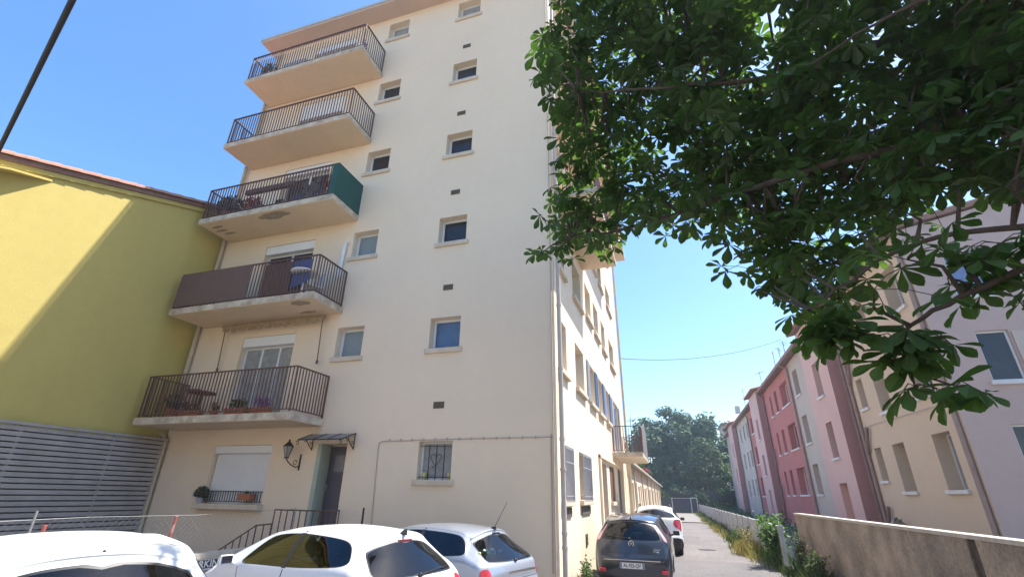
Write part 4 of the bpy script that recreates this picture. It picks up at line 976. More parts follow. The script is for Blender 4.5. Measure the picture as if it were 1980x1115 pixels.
def hatch(spec):
    """spec: W (half width), H, L (half length), zb belt, rear/roof shape values"""
    W, H, L, zb = spec['W'], spec['H'], spec['L'], spec['zb']; wr = spec.get('wr', .72)*W; xr = spec['xr']; xg = spec['xg']; zg = spec['zg']; zr = spec.get('zr', H-.10)
    cw = spec.get('cw', L*.52); a0 = spec.get('a0', .22*L); hood = spec.get('hood', .86)
    rw = spec.get('rw', wr*.93)    # rear glass top half width
    k = spec.get('tail', W*.86)
    st = [
     (L*.965, .22, L*.93, W*.6, .22, L*.82, W*.84, .24, L*.74, W*.86, .22),
     (L, .48, L*.955, W*.62, .50, L*.84, W*.9, .46, L*.70, W*.90, .20),
     (L*.965, hood-.16, L*.92, W*.62, hood-.17, L*.82, W*.90, hood-.24, L*.66, W*.93, .20),
     (L*.85, hood-.02, L*.80, W*.66, hood-.04, L*.70, W*.94, hood-.12, L*.58, W*.94, .19),
     (L*.66, hood+.06, L*.64, W*.72, hood+.03, L*.58, W*.96, hood-.04, L*.45, W*.95, .18),
     (cw, zb+.09, cw-.05, W*.80, zb+.03, cw-.12, W*.97, zb-.02, L*.32, W*.95, .18),
     ((cw+a0)/2, (zb+.07+H-.06)/2+.03, (cw+a0)/2-.10, (W*.80+wr)/2+.01, (zb+zr)/2+.02, (cw+a0)/2-.16, W*.985, zb, L*.18, W*.95, .18),
     (a0, H-.065, a0-.10, wr, zr-.015, a0-.12, W, zb+.01, L*.05, W*.95, .18),
     (-.10*L, H-.005, -.12*L, wr+.005, zr+.035, -.12*L, W, zb+.02, -.12*L, W*.95, .18),
     (-.34*L, H, -.34*L, wr, zr+.03, -.33*L, W, zb+.035, -.32*L, W*.95, .18),
     (-.60*L, H-.03, -.58*L, wr*.985, zr+.0, -.54*L, W*.985, zb+.06, -.50*L, W*.95, .18),
     (xr, H-spec.get('drop', .09), xr+.10, rw, zr-.07, -.70*L, W*.965, zb+.07, -.66*L, W*.95, .19),
     (xr-.03, H-spec.get('drop', .09)-.05, xr+.06, rw+.01, zr-.13, -.76*L, W*.955, zb+.05, -.72*L, W*.945, .20),
     ((xr+xg)/2-.02, (H-.14+zg)/2+.015, (xr+xg)/2+.07, (rw+k)/2, (zr-.13+zg)/2, -.81*L, W*.945, zb+.01, -.76*L, W*.94, .21),
     (xg, zg, xg+.10, k*.97, zg-.01, -.86*L, W*.94, zg-.07, -.80*L, W*.935, .22),
     (xg-.05, zg-.10, xg+.04, k*.98, zg-.12, -.88*L, W*.945, zg-.18, -.82*L, W*.93, .22),
     (-L+.06, .70, -L+.13, k*.98, .69, -.89*L, W*.94, .62, -.83*L, W*.925, .22),
     (-L+.01, .58, -L+.09, k*.96, .57, -.895*L, W*.935, .52, -.84*L, W*.92, .22),
     (-L, .42, -L+.09, k*.95, .41, -.895*L, W*.92, .40, -.84*L, W*.91, .22),
     (-L+.05, .24, -L+.14, k*.92, .24, -.88*L, W*.88, .235, -.84*L, W*.90, .22)]
    return Shell(st, spec.get('bulge', .035))
def build_car(name, label, spec, paint, loc, yaw, plate_txt='', group=None, detail=None):
    root = empty(name, (0, 0, 0), label, 'car', group); sh = hatch(spec); L, W, H = spec['L'], spec['W'], spec['H']; zg = spec['zg']
    R_ = []
    # black seal bands below the glass
    sg0 = spec.get('sg0', 4.12); vt = spec.get('vt', 5.86); ue = spec.get('ue', 11.2)
    side = spec.get('side') or [(6.05, sg0), (7.0, sg0), (8.6, sg0), (ue-.5, sg0+.05), (ue+.1, sg0+.5), (ue-.1, 5.2), (ue-.7, vt-.08), (9.4, vt), (8.4, vt), (7.3, vt), (6.9, vt-.1), (6.3, 5.0)]
    def shrink(poly, du, dv):
        c = np.mean(poly, 0); return [(p[0]-np.sign(p[0]-c[0])*min(du, abs(p[0]-c[0])), p[1]-np.sign(p[1]-c[1])*min(dv, abs(p[1]-c[1]))) for p in poly]
    so = chaikin(side, 2); si = chaikin(shrink(side, .05, .05), 2)
    R_.append(('window_seal', 'black', so, .0, 'two'))
    R_.append(('side_window', 'carglass', si, 0., 'two'))
    bp = spec.get('bpillar', 8.62); bw = .10
    R_.append(('window_pillar', 'black', [(bp-bw, sg0-.05), (bp+bw, sg0-.05), (bp+bw*.5, vt+.03), (bp-bw*1.5, vt+.03)], .001, 'two'))
    if spec.get('bp2'): R_.append(('window_pillar', 'black', [(spec['bp2']-.06, sg0-.05), (spec['bp2']+.06, sg0-.05), (spec['bp2']-.0, vt+.03), (spec['bp2']-.12, vt+.03)], .001, 'two'))
    # windscreen
    R_.append(('windscreen_seal', 'black', [(5.12, 6.15), (6.9, 6.2), (6.97, 9), (5.05, 9)], 0., 'one'))
    R_.append(('windscreen', 'carglass', [(5.25, 6.3), (6.75, 6.35), (6.85, 9), (5.2, 9)], 0., 'one'))
    # rear window
    rg = spec.get('rear') or [(12.05, 9.6), (12.05, 7.2), (12.2, 6.45), (12.9, 6.3), (13.6, 6.25), (13.95, 6.6), (14.05, 7.4), (14.08, 9.6)]
    ro = [p for p in chaikin(rg, 2)]; c = shrink(rg, .10, .28); ri = chaikin([(a, b if b > 9 else b) for a, b in [(p[0], p[1]) for p in c]], 2)
    ri = [(a, 9.0 if b > 9 else b) for a, b in [(p[0], p[1]+(.35 if p[1] > 8.9 else 0)) for p in ri]]; ro = [(a, min(b, 9.)) for a, b in ro]
    R_.append(('rear_window_seal', 'black', ro, 0., 'one')); R_.append(('rear_window', 'carglass', ri, .001, 'one'))
    # roof seam + hatch gap + door gaps + bumper line
    R_.append(('roof_seam', 'black', strip([(7.1, 6.35), (8, 6.33), (9, 6.33), (10, 6.36), (11.0, 6.42), (11.25, 6.5)], .035, 1), 0., 'two'))
    R_.append(('door_gap', 'black', strip([(bp, 5.95), (bp, 6.12)], .03), 0., 'two'))
    R_.append(('door_gap', 'black', strip([(bp, .3), (bp, 4.0)], .022), 0., 'two'))
    R_.append(('door_gap', 'black', strip([(6.0, .4), (6.0, 3.9)], .02), 0., 'two'))
    R_.append(('door_gap', 'black', strip([(6.9, 5.99), (7.6, 6.12), (9.0, 6.13), (10.0, 6.1), (ue-.35, 5.98), (ue+.1, 5.6)], .022, 1), 0., 'two'))
    R_.append(('tailgate_gap', 'black', strip([(15.95, 5.6), (16.0, 7), (16.02, 9)], .03), 0., 'one'))
    R_.append(('tailgate_gap', 'black', strip([(14.1, 6.12), (15.0, 6.15), (15.95, 6.2)], .03, 1), 0., 'two'))
    if spec.get('tl'): R_.append(('tail_light', spec.get('tlm', 'redlamp'), chaikin(spec['tl'], 2), .004, 'two'))
    for r in spec.get('extra', []): R_.append(r)
    R_.append(('headlight', 'chrome', chaikin([(1.8, 5.9), (2.6, 5.8), (3.4, 5.2), (3.1, 4.5), (2.2, 4.6), (1.8, 5.2)], 2), .003, 'two'))
    R_.append(('grille', 'black', [(.9, 7.0), (1.6, 7.0), (1.65, 9), (.9, 9)], .002, 'one'))
    rw_ = spec.get('wheel', .30); xf, xb = L*.66, -L*.655
    R_.append((None, None, arch(sh, xf, rw_, rw_+.05, (1., 7.)), 0, 'two')); R_.append((None, None, arch(sh, xb, rw_, rw_+.05, (10.2, 15.5)), 0, 'two'))
    out = car_shell(root, sh, R_, paint)
    for x in (xf, xb):
        for s in (-1, 1):
            wheel(root, (x, s*(W*.94-.10), rw_), rw_, .2, s)
            q = MB(); pts = [(x+(rw_+.06)*math.cos(a), s*(W-.30), rw_+(rw_+.06)*math.sin(a)) for a in np.linspace(-.3, math.pi+.3, 14)]
            p2 = [(p[0], s*(W*.93), p[2]) for p in pts]; n = len(pts); q.v = pts+p2; q.f = [(i, i+1, n+i+1, n+i) for i in range(n-1)]; q.build('wheel_arch_liner', 'black', root, recalc=False)
    q = MB(); q.box((-L+.25, -W*.8, .16), (L-.3, W*.8, .24)); q.build('underbody', 'black', root)
    cabin(root, L*2, spec['zb'], W*.9, xs=spec.get('seats', (.15, -.72)), z=H-1.03)
    for s in (-1, 1): mirror(root, spec.get('xm', L*.36), W+.10, spec['zb']+.06, s, spec.get('mm', paint))
    # high brake light, wiper, aerial, handle
    P = sh.ev(np.array([[12.02, 9.0], [12.02, 8.3], [13.9, 9.0], [13.4, 8.0], [13.85, 7.5], [10.9, 9.0], [15.2, 9.], [15.3, 9.], [14.6, 9.0]]))
    q = MB(); b = Vector(P[0])-(Vector((0, 0, .05)) if spec.get('bl') == 'carwhite' else Vector()); BW = spec.get('blw', .12); q.hexa([b+Vector(v) for v in ((-.02, -BW, -.025), (.03, -BW, -.01), (.03, BW, -.01), (-.02, BW, -.025), (-.02, -BW+.01, .006), (.03, -BW+.01, .01), (.03, BW-.01, .01), (-.02, BW-.01, .006))]); q.build('brake_light', spec.get('bl', 'redlampdark'), root, bevel=.008)
    q = MB(); a = Vector(sh.ev(np.array([[13.97, 8.9]]))[0]); b = Vector(sh.ev(np.array([[13.75, 7.3]]))[0]); b.y *= spec.get('wip', -1); q.tube([a+Vector((-.02, 0, 0)), b+Vector((-.025, 0, .01))], .012, 6, .006); q.ico(a+Vector((-.02, 0, 0)), .03); q.build('rear_wiper', 'black', root)
    q = MB(); a = Vector(P[5]); fx = spec.get('aer', (0, .05))
    if spec.get('aerial') == 'none': q.ico(a, .012)
    elif spec.get('aerial') == 'fin': q.prism([tuple(a+Vector(v)) for v in ((.07, -.012, -.01), (-.07, -.012, -.01), (-.06, -.012, .06), (-.02, -.012, .045))], (0, .024, 0))
    else: q.hexa([a+Vector(v) for v in ((.06, -.02, -.01), (-.05, -.02, -.01), (-.05, .02, -.01), (.06, .02, -.01), (.02, -.008, .03), (-.04, -.012, .03), (-.04, .012, .03), (.02, .008, .03))]); q.tube([a+Vector((-.02, 0, .02)), a+Vector((-.02-fx[1]*8, 0, .02+spec.get('aeh', .38)))], .006, 5, .003)
    q.build('aerial', 'black', root)
    pz = spec.get('pz', .80); xx = float(sh.inv([(0., pz)], [1, 2], (13.9, 18.9), (8.9, 9))[0][0]); px = float(sh.ev(np.array([[xx, 9.]]))[0][0])
    plate(root, px-.012, pz, plate_txt)
    q = MB(); q.box((px-.03, -.30, pz+.075), (px-.004, .30, pz+.10)); q.build('tailgate_handle', spec.get('hm', paint), root, bevel=.008)
    if detail: detail(root, sh)
    root.location = loc; root.rotation_euler.z = yaw
    return root
c3 = dict(W=.83, H=1.44, L=1.93, zb=.98, wr=.70, xr=-1.40, xg=-1.74, zg=.98, cw=1.12, a0=.35, hood=.92, drop=.07, tail=.70, rw=.55, ue=11.0, bpillar=8.3, tl=[(14.3, 4.1), (14.3, 6.2), (15.6, 6.0), (15.6, 4.0)], aerial='fin', pz=.74, seats=(.25, -.62), wheel=.31)
p206 = dict(W=.80, H=1.38, L=1.92, zb=.90, wr=.70, xr=-1.38, xg=-1.80, zg=.93, cw=1.0, a0=.30, hood=.86, drop=.05, tail=.66, rw=.53, ue=11.3, bpillar=8.5, tl=[(14.5, 3.9), (14.35, 5.2), (14.7, 6.4), (15.5, 6.9), (15.9, 6.2), (15.7, 4.2)], pz=.50, seats=(.2, -.65), aer=(0, .03), wheel=.30, bl='black', blw=.10)
def brand206(root, sh):
    q = MB(); q.box((-1.93, -.36, .78), (-1.90, .36, .82)); q.build('chrome_bar', 'chrome', root, bevel=.01)
    for (y, z, r, m_, nm, lab) in ((.28, .99, .08, 'toyg', 'toy', 0), (.12, .97, .06, 'toyy', 'toy', 0), (-.1, .97, .06, 'toyb', 'toy', 0)):
        pass
def toys():
    for (y, r, m_, lab, sq) in ((7.55, .08, 'toyg', 'mint green soft toy behind the rear window of the silver car', 1.2), (7.42, .055, 'toyy', 'yellow soft toy behind the rear window of the silver car', .8), (7.78, .055, 'toyb', 'blue soft toy behind the rear window of the silver car', .7)):
        q = MB(); c = (-2.75+.2*(y-8), y+.35, 1.0); q.ico(c, r, sq); q.ico((c[0]+.02, y+r*.6, 1.0+r*.7), r*.5); q.ico((c[0]+.02, y-r*.6, 1.0+r*.7), r*.5); q.ico((c[0], y+r*.9, 1.0-r*.3), r*.45)
        o = q.build('soft_toy', m_, None, smooth=True); s = o.modifiers.new('sub', 'SUBSURF'); s.levels = 1; s.render_levels = 2; tag(rebase(o, c), lab, 'toy')
# heading: local +x = car front; parked nose towards -X
build_car('parked_car', 'white rounded hatchback with black third window, middle of the three front cars', c3, 'carwhite2', (-4.56, 6.08, 0), R(165.5), group='hatchbacks parked in front of the building', plate_txt='')
build_car('parked_car', 'silver hatchback with long raised aerial, parked closest to the cream facade', p206, 'carsilver', (-4.17, 8.36, 0), R(164.2), group='hatchbacks parked in front of the building', detail=brand206)
cA = dict(c3); cA.update(H=1.50, xr=-1.42, xg=-1.86, zg=.96, W=.87, wr=.71, rw=.58, tail=.73, L=2.0, aerial='none', bl='carwhite', blw=.02, ue=11.2, seats=(.2, -.7))
build_car('parked_car', 'white car with its roof filling the bottom left corner', cA, 'carwhite', (-5.01, 3.14, 0), R(158), group='hatchbacks parked in front of the building')
punto = dict(W=.845, H=1.47, L=2.03, zb=.92, wr=.715, xr=-1.60, xg=-1.86, zg=.98, cw=1.1, a0=.32, hood=.88, drop=.10, tail=.735, rw=.545, ue=11.1, bpillar=8.5, pz=.47, seats=(.2, -.7), wheel=.31, mm='black', wip=1, bl='black', blw=.2,
   rear=[(12.1, 9.6), (12.1, 7.2), (12.15, 6.75), (13.0, 6.7), (13.7, 6.68), (14.1, 6.72), (14.3, 7.4), (14.3, 9.6)], aerial='rod', aer=(0, .0), aeh=.2,
   tl=[(12.0, 6.2), (12.0, 5.7), (13.2, 5.45), (14.2, 5.1), (14.35, 5.5), (14.2, 6.35), (13.2, 6.45)], tlm='pinklamp', bulge=.04)
def punto_d(root, sh):
    p = Vector(sh.ev(np.array([[float(sh.inv([(0., .885)], [1, 2], (13.9, 18), (8.9, 9))[0][0]), 9.]]))[0])
    q = MB(); q.lathe((p.x-.015, 0, p.z), [(.062, 0), (.062, .012), (.05, .016)][::-1], 24, 'x'); b = q.build('badge', 'chrome', root)
    q = MB(); q.lathe((p.x-.019, 0, p.z), [(.045, 0), (.045, .004)], 24, 'x'); q.build('badge_disc', 'platetext', b)
    q = MB()
    for y in (-.02, -.004, .012): q.box((p.x-.0215, y, p.z-.018), (p.x-.0195, y+.006, p.z+.018))
    q.box((p.x-.0215, -.02, p.z+.012), (p.x-.0195, .018, p.z+.018)); q.build('badge_marks', 'plate', b)
    q = MB(); q.box((-2.045, -.60, .565), (-2.0, .60, .58)); q.build('chrome_strip', 'chrome', root)
    for s in (-1, 1): 
        q = MB(); q.box((-2.035, s*.66-.09, .33), (-2.005, s*.66+.05, .40)); q.build('fog_light', 'redlamp', root, bevel=.01)
    q = MB(); q.box((-1.985, -.62, .785), (-1.97, -.48, .797)); q.build('model_script', 'chrome', root)
build_car('parked_car', 'dark slate hatchback with pale tall tail lights, first in the alley', punto, 'cardark', (-1.07, 14.1, 0), R(89.5), plate_txt='AL-925-QV', group='cars parked in the alley', detail=punto_d)
suv = dict(W=.90, H=1.56, L=2.2, zb=1.02, wr=.68, xr=-1.72, xg=-2.02, zg=1.20, cw=1.05, a0=.30, hood=1.0, drop=.07, tail=.76, rw=.56, ue=11.3, bpillar=8.5, pz=.93, wheel=.35, aerial='fin', mm='black', wip=-1, seats=(.1, -.8),
   tl=[(14.5, 3.9), (14.4, 5.0), (14.5, 6.6), (15.0, 7.3), (15.5, 7.2), (15.55, 6.2), (15.7, 4.4), (15.4, 3.8)],
   extra=[('rear_bumper', 'black', [(17.0, .9), (17.0, 4.5), (17.05, 9), (19, 9), (19, 0), (16.6, 0)], .004, 'one')])
def suv_d(root, sh):
    for s in (-1, 1):
        q = MB(); q.tube([(.35, s*.56, 1.50), (.25, s*.56, 1.60), (-.9, s*.56, 1.61), (-1.2, s*.55, 1.53)], .018, 6); q.build('roof_rail', 'black', root)
build_car('parked_car', 'white sport utility car with roof rails behind the dark hatchback', suv, 'carwhite', (-.87, 21.4, 0), R(91.4), group='cars parked in the alley', detail=suv_d)
cG = dict(c3); build_car('parked_car', 'pale green car mostly hidden behind the concrete wall at right', cG, 'cargreen', (6.3, 10.6, 0), R(170))
toys()

